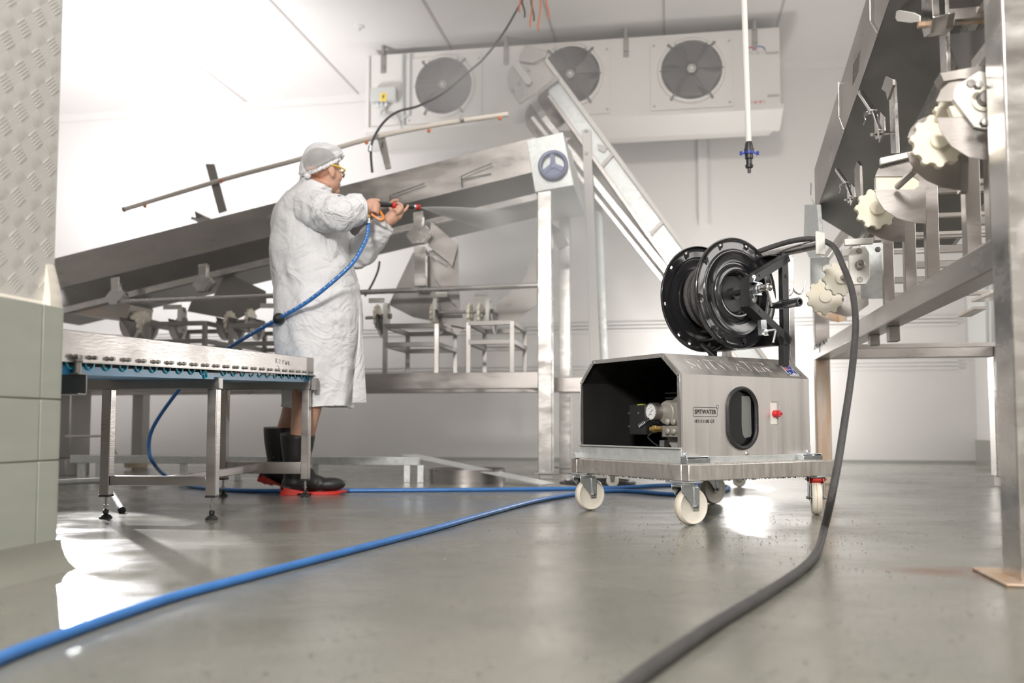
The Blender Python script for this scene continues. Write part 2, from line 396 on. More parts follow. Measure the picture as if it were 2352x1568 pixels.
# ------------------------------------------------------------------ room shell
TH = R(10.3)
U = V3((math.cos(TH), -math.sin(TH), 0)); V = V3((math.sin(TH), math.cos(TH), 0))
WB = V3((3.43, 8.36, 0)); CEIL = 3.94
def RM(u, v, z=0.0): return WB + U * u + V * v + UP * z
def rbox(mb, u0, u1, v0, v1, z0, z1): return mb.hexa([RM(u0, v0, z0), RM(u1, v0, z0), RM(u1, v1, z0), RM(u0, v1, z0), RM(u0, v0, z1), RM(u1, v0, z1), RM(u1, v1, z1), RM(u0, v1, z1)])
struct(rbox(MB(), -10, 1.1, -12, 0.2, -0.1, 0).build('floor', M['floor']))
struct(rbox(MB(), -10, 1.1, -12, 0.2, CEIL, CEIL + 0.1).build('ceiling', M['ceil']))
wb_ = struct(rbox(MB(), -10, 1.1, 0, 0.2, 0, CEIL).build('wall_back', M['wall']))
struct(rbox(MB(), 0.95, 1.1, -12, 0, 0, CEIL).build('wall_right', M['wall']))
struct(rbox(MB(), -10, 1.1, -12.2, -12, 0, CEIL).build('wall_front', M['wall']))
struct(rbox(MB(), -10.2, -10, -12, 0.2, 0, CEIL).build('wall_far_left', M['wall']))
mb = MB()
for z in (1.30, 0.885):
    for k in range(3): rbox(mb, -9.9, 0.80, -0.03, 0, z + k * 0.035, z + k * 0.035 + 0.022)
struct(mb.build('trim_1', M['trimw']))
mb = MB(); rbox(mb, -9.9, 0.95, -0.05, 0, 3.86, CEIL); struct(mb.build('trim_2', M['trimw']))
mb = MB(); rbox(mb, 0.93, 0.95, -9, 0, 0, 0.22); struct(mb.build('baseboard_right', M['cove']))
mb = MB(); rbox(mb, -9.9, 0.93, -0.02, 0, 0, 0.025); struct(mb.build('baseboard_back', M['cove'])) 
# ceiling panel joints
js = [(478, 166), (775, 164), (1031, 102)]; mb = MB()
for (x, y) in js:
    g = G(x, y, CEIL); d = g - WB; u = d.dot(U)
    rbox(mb, u - 0.012, u + 0.012, -11, 0, CEIL - 0.006, CEIL)
du = 1.0
for k in range(1, 4): rbox(mb, u + du * k - 0.01, u + du * k + 0.01, -11, 0, CEIL - 0.006, CEIL)
struct(mb.build('trim_3', M['seam']))
mb = MB(); g = P(1618, 420, 8.6); u = (g - WB).dot(U)
rbox(mb, u - 0.06, u + 0.06, -0.06, 0, 2.35, 3.3); struct(mb.build('trim_5', M['trimw']))

# wall corner and tiled pillar at the left
PC = G(127, 1262, 0.05); PC.z = 0
def PL_(t, w, z): return PC - V * t - U * w + UP * z       # t towards the camera, w into the wall
def pbox(mb, t0, t1, w0, w1, z0, z1): return mb.hexa([PL_(t0, w0, z0), PL_(t1, w0, z0), PL_(t1, w1, z0), PL_(t0, w1, z0), PL_(t0, w0, z1), PL_(t1, w0, z1), PL_(t1, w1, z1), PL_(t0, w1, z1)])
mb = MB(); pbox(mb, 0.004, 2.2, 0.004, 0.30, 0, 0.655)
wl = struct(mb.build('wall_left', M['grout']))
mb = MB(); zs = [(0.05, 0.270), (0.274, 0.421), (0.425, 0.655)]
cols = [(0.0, 0.068)] + [(0.071 + 0.2 * k, 0.268 + 0.2 * k) for k in range(9)]
for z0, z1 in zs:
    for t0, t1 in cols: pbox(mb, t0, t1, 0.0, 0.02, z0, z1)
    for k in range(2): pbox(mb, -0.004, 0.004, 0.0 + k * 0.152, 0.149 + k * 0.152, z0, z1)
mb.build('tiles', M['tile'], wl, bevel=0.0015)
prof = [(0.0, 0.075), (-0.004, 0.055), (-0.012, 0.035), (-0.025, 0.018), (-0.05, 0.0), (0.05, -0.001), (0.05, 0.075)]
mb = MB(); mb.prism([PL_(-0.02, w, z) for w, z in prof], -V * 2.2)
mb.build('cove', M['cove'], wl)
mb = MB(); pbox(mb, 0.0, 2.2, 0.028, 0.30, 0.655, CEIL)
up = mb.build('upper_wall', M['tread'], wl)
# five bar tread pattern
mb = MB(); kk = 0
for i in range(14):
    for j in range(46):
        t = 0.03 + i * 0.052; z = 0.70 + j * 0.052
        if t > 0.75 or z > 3.0: continue
        flip = (i + j) % 2
        dt, dz = (0.7, 0.71) if flip else (-0.7, 0.71)
        for b in range(-2, 3):
            c0 = PL_(t - dz * b * 0.008, 0.028, z + dt * b * 0.008)
            d = (-V * dt + UP * dz); sd = U
            mb.prism([c0 - d * 0.017, c0 - d * 0.006 + d.cross(U) * 0.0018, c0 + d * 0.006 + d.cross(U) * 0.0018, c0 + d * 0.017, c0 + d * 0.006 - d.cross(U) * 0.0018, c0 - d * 0.006 - d.cross(U) * 0.0022], U * 0.0013)
tp = mb.build('tread_bars', M['tread'], wl)
mb = MB()
rr = []
for k in range(16):
    z = 0.652 + k * 0.0075; w = 0.002 + 0.026 * (k / 15) ** 1.4; h = 0.022 * (1 - k / 15) ** 0.8
    rr.append([PL_(0.03 + h * 0.6, w, z), PL_(0.012, w - 0.002 + 0.001 * math.sin(k * 1.7), z), PL_(-0.002, w + 0.001, z), PL_(-0.004, w + 0.01, z), PL_(-0.002, 0.06, z), PL_(0.03, 0.06, z)])
mb.loft(rr)
mb.prism([PL_(0.0, 0.0, 0.652), PL_(0.0, 0.03, 0.652), PL_(0.0, 0.03, 0.668), PL_(0.0, 0.02, 0.664), PL_(0.0, 0.006, 0.656)], -V * 2.2)
mb.build('sealant', M['caulk'], wl)

# ceiling mounts
for i, (x, y, lb) in enumerate(((520, 82, 'small pale ceiling hanger nearest the bright left corner'), (825, 60, 'small pale ceiling hanger between joints left of the cooler'))):
    g = G(x, y, CEIL); mb = MB(); mb.lathe(g, -UP, [(0.001, 0), (0.045, 0), (0.04, 0.012), (0.012, 0.018), (0.01, 0.05), (0.001, 0.05)], 16)
    o = mb.build('ceiling_hanger', M['trimw']); tag(o, lb, 'hanger', 'ceiling hangers')

# ------------------------------------------------------------------ evaporator cooler
a_ = G(845, 128, 3.86); b_ = G(1790, 62, 3.86); CU = (b_ - a_); CLEN = CU.length; CU.normalize(); CV = V3((-CU.y, CU.x, 0))
cool = thing('ceiling_cooler', 'long white three-fan evaporator cooler hung under the ceiling on the back wall', 'cooler', (a_.x, a_.y, 2.7), math.atan2(CU.y, CU.x))
def CW(x, y, z): return a_ + CU * x + CV * y + UP * (z - a_.z)
def cbox(mb, x0, x1, y0, y1, z0, z1): return mb.hexa([CW(x0, y0, z0), CW(x1, y0, z0), CW(x1, y1, z0), CW(x0, y1, z0), CW(x0, y0, z1), CW(x1, y0, z1), CW(x1, y1, z1), CW(x0, y1, z1)])
def HC(px, py, off=0.0):
    p = hit(px, py, a_ + CV * off, CV); d = p - a_; return d.dot(CU), p.z
zb = HC(1790, 247)[1]
mb = MB(); cbox(mb, 0, CLEN, 0.0, 0.75, zb, 3.86); mb.build('casing', M['cooler'], cool, bevel=0.004)
mb = MB(); ztr = P(1790, 303, b_.y + 0.28).z
mb.prism([CW(-0.02, -0.03, zb + 0.02), CW(-0.02, -0.03, zb - 0.02), CW(-0.02, 0.20, ztr), CW(-0.02, 0.26, ztr), CW(-0.02, 0.6, zb + 0.0), CW(-0.02, 0.75, zb + 0.02)], CU * (CLEN + 0.04)); mb.build('drip_tray', M['cooler'], cool, bevel=0.003)
for (fx, fy, fr) in ((1020, 199, 64), (1311, 175, 63), (1588, 163, 70)):
    cx, cz = HC(fx, fy); cx2, _ = HC(fx + fr, fy); r = 0.262
    # square face panel with ring opening
    mb = MB(); cbox(mb, cx - 0.36, cx + 0.36, -0.012, 0.0, zb + 0.03, 3.80)
    mb.lathe(CW(cx, 0, cz), -CV, [(r + 0.05, 0.0), (r + 0.03, 0.03), (r + 0.008, 0.034), (r, 0.02), (r, 0.0), (r + 0.05, 0.0)], 48)
    mb.build('fan_panel', M['cooler'], cool, bevel=0.002)
    mb = MB(); mb.lathe(CW(cx, -0.014, cz), -CV, [(0.001, 0), (r, 0), (r, 0.004), (0.001, 0.004)], 48)
    fan = mb.build('fan', M['fanin'], cool)
    mb = MB()
    for k in range(6):
        a = 2 * math.pi * (k / 6) + 0.3 + cx
        rings = []
        for q in range(9):
            rr = 0.055 + (r - 0.075) * q / 8; aw = a + 0.35 * q / 8; ch = 0.10 + 0.09 * q / 8
            ex = CU * math.cos(aw) + UP * math.sin(aw); ey = -CU * math.sin(aw) + UP * math.cos(aw)
            c = CW(cx, -0.034, cz) + ex * rr
            rings.append([c - ey * ch / 2 + CV * 0.010, c + ey * ch / 2 - CV * 0.012, c + ey * ch / 2 - CV * 0.009, c - ey * ch / 2 + CV * 0.013])
        mb.loft(rings)
    mb.build('blades', M['fan'], fan)
    mb = MB()
    for k in range(1, 15): 
        rr = r * k / 14
        mb.tube([CW(cx, -0.058 + 0.02 * (k / 14) ** 4, cz) + (CU * math.cos(t * math.pi / 24) + UP * math.sin(t * math.pi / 24)) * rr for t in range(48)], 0.0022, 5, closed=True)
    for k in range(6):
        a = k * math.pi / 3; d = CU * math.cos(a) + UP * math.sin(a)
        mb.tube([CW(cx, -0.058, cz), CW(cx, -0.058, cz) + d * r * 0.75, CW(cx, -0.036, cz) + d * (r + 0.02)], 0.004, 6)
    for a in (-55, -125, 50, 130):
        d = CU * math.cos(R(a)) + UP * math.sin(R(a)); mb.beam(CW(cx, -0.036, cz) + d * (r - 0.01), CW(cx, -0.02, cz) + d * (r + 0.06), 0.022, 0.006, CV)
    mb.build('guard', M['fan'], fan)
    mb = MB(); mb.lathe(CW(cx, -0.05, cz), -CV, [(0.001, 0), (0.045, 0), (0.04, 0.014), (0.001, 0.016)], 24); mb.build('hub', M['steel_dk'], fan)
    mb = MB(); mb.ell(CW(cx, -0.07, cz), 0.014, 0.01, 0.014, None, 10, 6); mb.build('hub_cap', M['white_ink'], fan)
    mb = MB()
    for sx in (-0.33, 0.33):
        for z in (zb + 0.07, 3.76): mb.lathe(CW(cx + sx, -0.012, z), -CV, [(0.001, 0), (0.012, 0), (0.008, 0.006), (0.001, 0.006)], 8)
    mb.build('panel_screw', M['seam'], cool, )
x0, z0 = HC(857, 240); x1, z1 = HC(915, 206)
mb = MB(); cbox(mb, x0, x1, -0.09, 0, z0, z1); jb = mb.build('junction_box', M['box_grey'], cool, bevel=0.006)
xa, za = HC(873, 233, -0.09); xb, zb2 = HC(888, 213, -0.09)
mb = MB(); cbox(mb, xa, xb, -0.0925, -0.09, za, zb2); lb = mb.build('warning_label', M['yellow'], jb)
mb = MB(); xm = (xa + xb) / 2; zm = (za + zb2) / 2
mb.prism([CW(xm - 0.006, -0.0925, zm + 0.02), CW(xm + 0.016, -0.0925, zm + 0.02), CW(xm + 0.002, -0.0925, zm + 0.002), CW(xm + 0.012, -0.0925, zm + 0.002), CW(xm - 0.008, -0.0925, zm - 0.025), CW(xm - 0.001, -0.0925, zm - 0.004), CW(xm - 0.013, -0.0925, zm - 0.004)], -CV * 0.001); mb.build('label_mark', M['ink'], jb)
mb = MB()
for i, gx in enumerate((x0 + 0.06, x0 + 0.1, x0 + 0.14)):
    mb.lathe(CW(gx, -0.045, z0), -UP, [(0.001, 0), (0.016, 0), (0.016, 0.03), (0.011, 0.045), (0.001, 0.045)], 12)
mb.build('cable_glands', M['zinc'], jb)
mb = MB()
xw, _ = HC(926, 150)
mb.tube(smooth_path([CW(xw, -0.02, 3.84), CW(xw, -0.02, 3.5), CW(xw + 0.01, -0.02, 3.1), CW(xw - 0.05, -0.03, zb + 0.1), CW(xw - 0.2, -0.05, z0 - 0.12), CW(x0 + 0.14, -0.045, z0 - 0.03)], 8), 0.014, 8)
mb.tube(smooth_path([CW(xw + 0.07, -0.02, 3.84), CW(xw + 0.07, -0.02, 3.3), CW(xw + 0.05, -0.02, zb + 0.12), CW(xw - 0.05, -0.02, zb + 0.05)], 8), 0.011, 8)
mb.build('cable', M['box_grey'], cool)
for px_, py_ in ((881, 135), (1163, 112), (1438, 92), (1733, 70)):
    x_, _ = HC(px_, py_ + 10); mb = MB(); cbox(mb, x_ - 0.025, x_ + 0.025, -0.008, 0.0, 3.68, 3.86); cbox(mb, x_ - 0.012, x_ + 0.012, -0.03, 0.02, 3.84, CEIL)
    mb.lathe(CW(x_, -0.008, 3.74), -CV, [(0.001, 0), (0.02, 0), (0.016, 0.01), (0.001, 0.01)], 6); mb.build('hanging_bracket', M['steel_dk'], cool)
mb = MB(); cbox(mb, -0.012, 0.02, -0.02, 0.0, zb + 0.02, 3.84); mb.build('edge_trim', M['cooler'], cool)
for zz in (3.62, zb + 0.1):
    mb = MB(); cbox(mb, CLEN - 0.11, CLEN - 0.01, -0.006, 0, zz, zz + 0.02); mb.build('hinge', M['seam'], cool)
# worn maker's badge: red and blue arcs over dark letters, red letters below
lx, lz = HC(1735, 116)
mb = MB(); mb.tube([CW(lx + 0.05 * math.cos(R(a)) - 0.045, -0.003, lz + 0.03 * math.sin(R(a))) for a in range(0, 181, 15)], 0.007, 6); mb.build('badge_arc', M['ink_red'], cool)
mb = MB(); mb.tube([CW(lx + 0.05 * math.cos(R(a)) + 0.03, -0.003, lz + 0.035 * math.sin(R(a))) for a in range(0, 181, 15)], 0.006, 6); mb.build('badge_arc', M['ink_blue'], cool)
def smudge(mb, xx, zz, w, h, n, seed):
    rnd = random.Random(seed)
    for k in range(n):
        xk = xx + w * (k + 0.5) / n; hk = h * (0.7 + 0.3 * rnd.random())
        cbox(mb, xk - w / n * 0.32, xk - w / n * 0.12, -0.004, 0, zz, zz + hk)
        if rnd.random() < 0.7: cbox(mb, xk - w / n * 0.12, xk + w / n * 0.25, -0.004, 0, zz + hk * rnd.choice((0, 0.4, 0.8)), zz + hk * 0.2 + hk * rnd.choice((0, 0.4, 0.8)))
mb = MB(); smudge(mb, lx - 0.09, lz - 0.035, 0.19, 0.035, 8, 1); mb.build('badge_letters', M['seam'], cool)
lx2, lz2 = HC(1726, 238); mb = MB(); smudge(mb, lx2, lz2, 0.13, 0.028, 6, 2); mb.build('badge_letters', M['ink_red'], cool)

# white drop pipe with shut-off fitting
Yd = 4.3
a = P(1711, 60, Yd); b = P(1720, 335, Yd)
d = (a - b).normalized(); top = b + d * ((CEIL - b.z) / d.z)
dp = thing('drop_pipe', 'thin white water pipe dropping from the ceiling with a black and blue fitting', 'pipe', b)
MB().tube([top, b], 0.0145, 14).build('pipe', M['nylon_w'], dp)
mb = MB(); mb.lathe(b + UP * 0.02, -UP, [(0.016, 0), (0.02, 0.02), (0.02, 0.03), (0.024, 0.035), (0.024, 0.06), (0.02, 0.065), (0.02, 0.085), (0.015, 0.09), (0.015, 0.115), (0.02, 0.118), (0.018, 0.132), (0.009, 0.135), (0.008, 0.158), (0.001, 0.16)], 20); mb.build('coupling', M['blackm'], dp)
c = P(1721, 352, Yd); mb = MB(); mb.beam(c - V3((0.042, 0, 0.002)), c + V3((0.042, 0, -0.002)), 0.01, 0.009); mb.lathe(c + UP * 0.008, -UP, [(0.001, 0), (0.026, 0), (0.026, 0.014), (0.001, 0.014)], 18)
for s in (-1, 1): mb.box(c.x + s * 0.042 - 0.005, c.y - 0.007, c.z - 0.012, c.x + s * 0.042 + 0.005, c.y + 0.007, c.z + 0.01)
mb.build('lever', M['ink_blue'], dp, bevel=0.001)
mb = MB(); mb.lathe(P(1721, 382, Yd), -UP, [(0.0165, 0), (0.0165, 0.003)], 16); mb.build('ring', M['zinc'], dp)

# cable from the ceiling to the conveyor, and loose wire ends
pts = [G(1203, -6, CEIL), P(1160, 70, 6.9), P(1115, 130, 6.75), P(1080, 162, 6.7), P(1020, 213, 6.55), P(962, 243, 6.4), P(915, 256, 6.2), P(882, 280, 6.05), P(858, 318, 5.98), P(852, 350, 5.98), P(855, 396, 5.99)]
o = MB().tube(smooth_path(pts, 8), 0.009, 8).build('hanging_cable', M['rubber']); tag(o, 'dark cable sagging from the ceiling past the left fan down to the long conveyor', 'cable')
mb = MB(); s0, s1 = P(851, 335, 5.975), P(850, 348, 5.975); o = mb.cyl(s0, s1, 0.017).build('joint_sleeve', M['zinc'], o)
for i, (x, y, l, m_, lb) in enumerate(((1193, 28, 30, 'copper', 'orange loose wire, leftmost of the ceiling bundle'), (1205, 40, 44, 'blackm', 'dark loose wire left of centre in the ceiling bundle'), (1218, 62, 40, 'copper', 'orange wire in the middle of the ceiling bundle'), (1226, 48, 40, 'blackm', 'dark wire in the middle of the ceiling bundle'), (1236, 70, 52, 'copper', 'orange wire hanging lowest at the right of the bundle'), (1260, 42, 60, 'copper', 'single thin orange wire apart at the right of the bundle'))):
    top = P(x - 4 + i, -10, 6.8); top.z = CEIL; e = P(x, y, 6.8)
    o = MB().tube(smooth_path([top, (top + e) / 2 + V3((0.02 * (-1) ** i, 0, 0)), e + V3((0, 0, 0.05)), e], 5), 0.008, 6).build('loose_wire', M[m_]); tag(o, lb, 'wire', 'loose wires at the ceiling')
# ------------------------------------------------------------------ trolley, pressure washer and hose reel
C0 = V3((0.630, 3.118, 0)); RZ = R(31)
CA = V3((math.cos(RZ), math.sin(RZ), 0)); CB = V3((-math.sin(RZ), math.cos(RZ), 0))
def W(a, b, z): return C0 + CA * a + CB * b + UP * z
def cl(p): d = V3(p) - C0; return V3((d.dot(CA), d.dot(CB), d.z))
def HA(px, py, a): return cl(hit(px, py, W(a, 0, 0), CA))
def HB(px, py, b): return cl(hit(px, py, W(0, b, 0), CB))
DA, DB, Z0, Z1 = 0.773, 0.731, 0.158, 0.218
tro = thing('platform_trolley', 'low stainless platform trolley on white castors under the pressure washer', 'trolley', C0, RZ)
mb = MB(); T = 0.04
mb.box(0, 0, Z0, DA, T, Z1); mb.box(0, DB - T, Z0, DA, DB, Z1); mb.box(0, T, Z0, T, DB - T, Z1); mb.box(DA - T, T, Z0, DA, DB - T, Z1)
mb.box(DA / 2 - 0.02, T, Z0 + 0.01, DA / 2 + 0.02, DB - T, Z1 - 0.004)
mb.build('frame', M['steel_wet'], tro, world=False, bevel=0.004)
MB().box(0.012, 0.012, Z1 - 0.004, DA - 0.012, DB - 0.012, Z1 + 0.001).build('deck', M['steel_wet'], tro, world=False)
# water drops hanging from the deck rim
mb = MB(); rnd = random.Random(3)
for k in range(150):
    x = rnd.random() * DA; mb.ell((x, 0.004, Z0 - 0.0005), 0.0022, 0.0022, 0.0034, None, 6, 4)
    y = rnd.random() * DB; mb.ell((0.004, y, Z0 - 0.0005), 0.0022, 0.0022, 0.0034, None, 6, 4)
for k in range(220):
    x = rnd.random() * DA; mb.ell((x, 0.001 + 0.01 * rnd.random(), Z1), 0.0018, 0.0018, 0.0016, None, 6, 4)
    y = rnd.random() * DB; mb.ell((-0.0005, y, Z0 + 0.058 * rnd.random()), 0.001, 0.0016, 0.0022, None, 6, 4)
wd = mat('water drops', (0.9, 0.9, 0.9), 0, 0.03, trans=1.0); wd.node_tree.nodes['Principled BSDF'].inputs['IOR'].default_value = 1.33
o = mb.build('water_drops', wd, tro, world=False); o['kind'] = 'stuff'
WR = 0.068
def castor(x, y, ang, trail=0.03, lock=False):
    # ang: direction (cart frame) of the wheel axle towards the viewer
    ax = V3((math.cos(R(ang)), math.sin(R(ang)), 0)); fw = V3((-ax.y, ax.x, 0))
    c = V3((x, y, WR)); piv = c - fw * trail
    mb = MB()
    mb.box(x - 0.048 - fw.x * trail, y - 0.048 - fw.y * trail, Z0 - 0.005, x + 0.048 - fw.x * trail, y + 0.048 - fw.y * trail, Z0)
    mb.lathe((piv.x, piv.y, Z0 - 0.005), -UP, [(0.001, 0), (0.036, 0), (0.036, 0.008), (0.03, 0.014), (0.001, 0.014)], 24)
    for s in (-1, 1):
        o_ = ax * s * 0.0255
        def q(f, z): return c + o_ + fw * f + UP * (z - WR)
        pol = [q(0.013, WR - 0.012), q(-0.013, WR - 0.012), q(-0.017, WR + 0.004), q(-trail - 0.036, Z0 - 0.03), q(-trail - 0.036, Z0 - 0.012), q(-trail + 0.04, Z0 - 0.012), q(-trail + 0.046, Z0 - 0.026), q(0.016, WR + 0.008)]
        mb.prism(pol, ax * s * 0.003)
        # pressed rib
        mb.prism([q(0.007, WR), q(-0.007, WR), q(-0.013, Z0 - 0.02), q(0.011, Z0 - 0.02)], ax * s * 0.007)
    mb.box(piv.x - 0.03, piv.y - 0.03, Z0 - 0.02, piv.x + 0.03, piv.y + 0.03, Z0 - 0.012)
    cs = mb.build('castor', M['zinc'], tro, world=False, bevel=0.0015)
    mb = MB(); mb.lathe(c - ax * 0.0185, ax, [(0.012, 0.004), (0.02, 0.001), (0.05, 0.006), (0.055, 0.002), (0.062, 0.0), (WR - 0.002, 0.006), (WR, 0.014), (WR, 0.023), (WR - 0.002, 0.031), (0.062, 0.037), (0.055, 0.035), (0.05, 0.031), (0.02, 0.036), (0.012, 0.033)], 56)
    w = mb.build('wheel', M['wheel'], cs, world=False, sharp=60)
    mb = MB(); mb.lathe(c - ax * 0.001, ax, [(WR - 0.004, -0.001), (WR + 0.0004, -0.001), (WR + 0.0004, 0.0012), (WR - 0.004, 0.0012)], 56, closed=True); mb.build('wheel_seam', M['wheel_rust'], cs, world=False)
    mb = MB(); mb.cyl(c - ax * 0.036, c + ax * 0.036, 0.007, 6); mb.cyl(c + ax * 0.036, c + ax * 0.039, 0.0045, 12); mb.cyl(c - ax * 0.039, c - ax * 0.036, 0.0045, 12); mb.build('axle_bolt', M['steel_dk'], cs, world=False)
    if lock:
        mb = MB(); mb.lathe((piv.x, piv.y, Z0), -UP, [(0.001, 0), (0.03, 0), (0.036, 0.006), (0.036, 0.022), (0.031, 0.028), (0.024, 0.034), (0.001, 0.034)], 24)
        mb.beam(piv + V3((0, 0, Z0 - WR - 0.012)), piv - fw * 0.05 + V3((0, 0, Z0 - WR - 0.016)), 0.03, 0.01)
        l = mb.build('brake_pedal', M['red'], cs, world=False, bevel=0.002); l['label'] = 'red brake pedal cap'
castor(0.035, 0.03, -92); castor(0.045, 0.66, -92); castor(0.70, 0.61, -90); castor(0.72, 0.045, -46, 0.0, True)

wa = thing('pressure_washer', 'boxy stainless pressure washer with oval black-rimmed window on the trolley', 'pressure washer', W(0, 0, Z1), RZ)
# work in cart-local coordinates: shift mesh origin down by Z1 for this parent
def wb(mb, name, m, parent=None, **k):
    mb.v = [W(v.x, v.y, v.z) for v in mb.v]; return mb.build(name, m, parent or wa, **k)
A0, A1, B0, B1 = 0.022, 0.712, 0.063, 0.690
zc, zt, zbm = 0.546, 0.629, 0.240
bs, be = 0.160, 0.600; zc2 = 0.540
# base pan
mb = MB(); mb.box(A0 - 0.002, B0 - 0.002, Z1 + 0.001, A0 + 0.002, B1 + 0.004, 0.277); mb.box(A0, B0 - 0.006, Z1 + 0.001, A1 + 0.004, B0 - 0.003, 0.243); mb.box(A1, B0, Z1 + .001, A1 + 0.004, B1, 0.277); mb.box(A0, B1, Z1 + 0.001, A1, B1 + 0.004, 0.277)
mb.box(A0, B0, Z1 + 0.001, A1, B1, Z1 + 0.006); mb.box(A0 - 0.012, B0 - 0.002, 0.272, A0 + 0.003, B1 + 0.002, 0.277)
wb(mb, 'base_pan', M['galv'], bevel=0.001)
# clamps
for (x, y) in ((A0 + 0.045, B0 - 0.018), (A1 - 0.035, B0 - 0.018)):
    mb = MB(); mb.box(x - 0.055, y - 0.022, Z1 + 0.001, x + 0.055, y + 0.012, Z1 + 0.005); mb.box(x - 0.055, y - 0.022, Z1 + 0.001, x - 0.051, y + 0.012, 0.246)
    mb.box(x + 0.051, y - 0.022, Z1 + 0.001, x + 0.055, y + 0.012, 0.246); mb.box(x - 0.055, y - 0.026, Z1 + 0.001, x + 0.055, y - 0.022, 0.238); mb.box(x - 0.052, y - 0.024, 0.242, x + 0.052, y + 0.012, 0.2445)
    wb(mb, 'clamp_bracket', M['zinc'], bevel=0.001)
mb = MB(); x = A0 + 0.02; mb.box(-0.012, B1 - 0.01, Z1 + 0.001, 0.022, B1 + 0.022, 0.243); wb(mb, 'clamp_bracket', M['galv'], bevel=0.002)
# shell with the oval opening
mb = MB()
outer = [(B0, zbm), (B0, zc), (bs, zt), (be, zt), (B1, zc2), (B1, zbm)]
th_ = 0.0025
def sheet(p, q):   # strip between two profile points, extruded along A with thickness inward
    d = V3((0, q[0] - p[0], q[1] - p[1])).normalized(); n = V3((0, d.z, -d.y))
    pol = [V3((A0, p[0], p[1])), V3((A0, q[0], q[1])), V3((A0, q[0], q[1])) + n * th_, V3((A0, p[0], p[1])) + n * th_]
    mb.prism(pol, V3((A1 - A0, 0, 0)))
for i in range(1, 5): sheet(outer[i], outer[i + 1])
# near side wall with hole
wc = HB(1704, 960, B0); ox, oz = wc.x, wc.z
hw, hh = (HB(1738, 960, B0).x - HB(1670, 960, B0).x) / 2 - 0.006, (HB(1705, 889, B0).z - HB(1705, 1030, B0).z) / 2 - 0.006
def oval(hw, hh, n=64):
    out = []
    for k in range(n):
        a = 2 * math.pi * k / n; c, s = math.cos(a), math.sin(a)
        x = hw * c; z = (hh - hw) * (1 if s > 0 else -1 if s < 0 else 0) * 1.0 + hw * s
        out.append((x, z))
    return out
ov = oval(hw, hh)
def rectpt(a):
    c, s = math.cos(a), math.sin(a); x0, x1, z0, z1 = A0 - ox, A1 - ox, zbm - oz, zc - oz
    t = min((x1 if c > 0 else x0) / c if abs(c) > 1e-6 else 1e9, (z1 if s > 0 else z0) / s if abs(s) > 1e-6 else 1e9); return (c * t, s * t)
angs = [math.atan2(p[1], p[0]) for p in ov]; rc = [rectpt(a) for a in angs]
cs_ = [(A0 - ox, zbm - oz), (A1 - ox, zbm - oz), (A1 - ox, zc - oz), (A0 - ox, zc - oz)]
for c in cs_:   # snap nearest ray hit to the true corner
    i = min(range(len(rc)), key=lambda k: (rc[k][0] - c[0]) ** 2 + (rc[k][1] - c[1]) ** 2); rc[i] = c
n = len(ov)
for yy in (B0, B0 + th_):
    vs = [V3((ox + p[0], yy, oz + p[1])) for p in ov] + [V3((ox + p[0], yy, oz + p[1])) for p in rc]
    mb.add(vs, [(k, (k + 1) % n, n + (k + 1) % n, n + k) for k in range(n)])
mb.add([V3((A1, B0, zbm)), V3((A1, B1, zbm)), V3((A1, B1, zc2)), V3((A1, be, zt)), V3((A1, bs, zt)), V3((A1, B0, zc))], [(0, 1, 2, 3, 4, 5)])
mb.box(A0, B0, 0.225, A0 + 0.03, B0 + 0.002, zbm + 0.002); mb.box(A0 + 0.03, B0, 0.232, A1, B0 + 0.002, zbm + 0.002)
shell = wb(mb, 'housing', M['shell'])
# added inset sheet, its near-black colour holds the shade inside the housing
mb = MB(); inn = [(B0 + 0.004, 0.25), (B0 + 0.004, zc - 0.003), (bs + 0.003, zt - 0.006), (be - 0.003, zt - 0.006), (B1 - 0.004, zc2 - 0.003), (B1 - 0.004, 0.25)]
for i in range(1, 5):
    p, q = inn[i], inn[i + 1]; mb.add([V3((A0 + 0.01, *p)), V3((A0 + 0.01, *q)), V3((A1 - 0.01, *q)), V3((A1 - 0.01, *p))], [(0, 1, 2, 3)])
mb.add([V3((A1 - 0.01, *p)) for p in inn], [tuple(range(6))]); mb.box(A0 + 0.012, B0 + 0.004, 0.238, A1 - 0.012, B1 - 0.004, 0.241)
wb(mb, 'shade_lining', M['inside'])
# rolled lip around the mouth
mb = MB()
for i in range(0, 5):
    p, q = V3((A0, *outer[i])), V3((A0, *outer[i + 1]))
    if i == 0: p = V3((A0, B0, 0.277))
    if i == 4: q = V3((A0, B1, 0.29))
    d = (q - p).normalized(); n_ = V3((0, d.z, -d.y)); wdt = 0.016 if i in (0, 1, 2, 3) else 0.006
    mb.prism([p - V3((0.003, 0, 0)), q - V3((0.003, 0, 0)), q - V3((0.003, 0, 0)) + n_ * wdt, p - V3((0.003, 0, 0)) + n_ * wdt], V3((0.004, 0, 0)))
    mb.prism([p - V3((0.003, 0, 0)), q - V3((0.003, 0, 0)), q - V3((0.003, 0, 0)) + n_ * 0.002, p - V3((0.003, 0, 0)) + n_ * 0.002], V3((0.012, 0, 0)))
wb(mb, 'mouth_lip', M['steel_br'], bevel=0.0008)
mb = MB()
for p in [(B0 + 0.008, zc - 0.012), (B0 + 0.012, zc + 0.002), (bs - 0.006, zt - 0.014), (bs + 0.012, zt - 0.009), (be - 0.012, zt - 0.009), (be + 0.006, zt - 0.014), (B1 - 0.01, zc2), (B1 - 0.006, zc2 - 0.02)]:
    mb.lathe(V3((A0 - 0.003, *p)), V3((-1, 0, 0)), [(0.001, 0), (0.004, 0), (0.003, 0.002), (0.001, 0.0025)], 10)
wb(mb, 'rivets', M['zinc'])
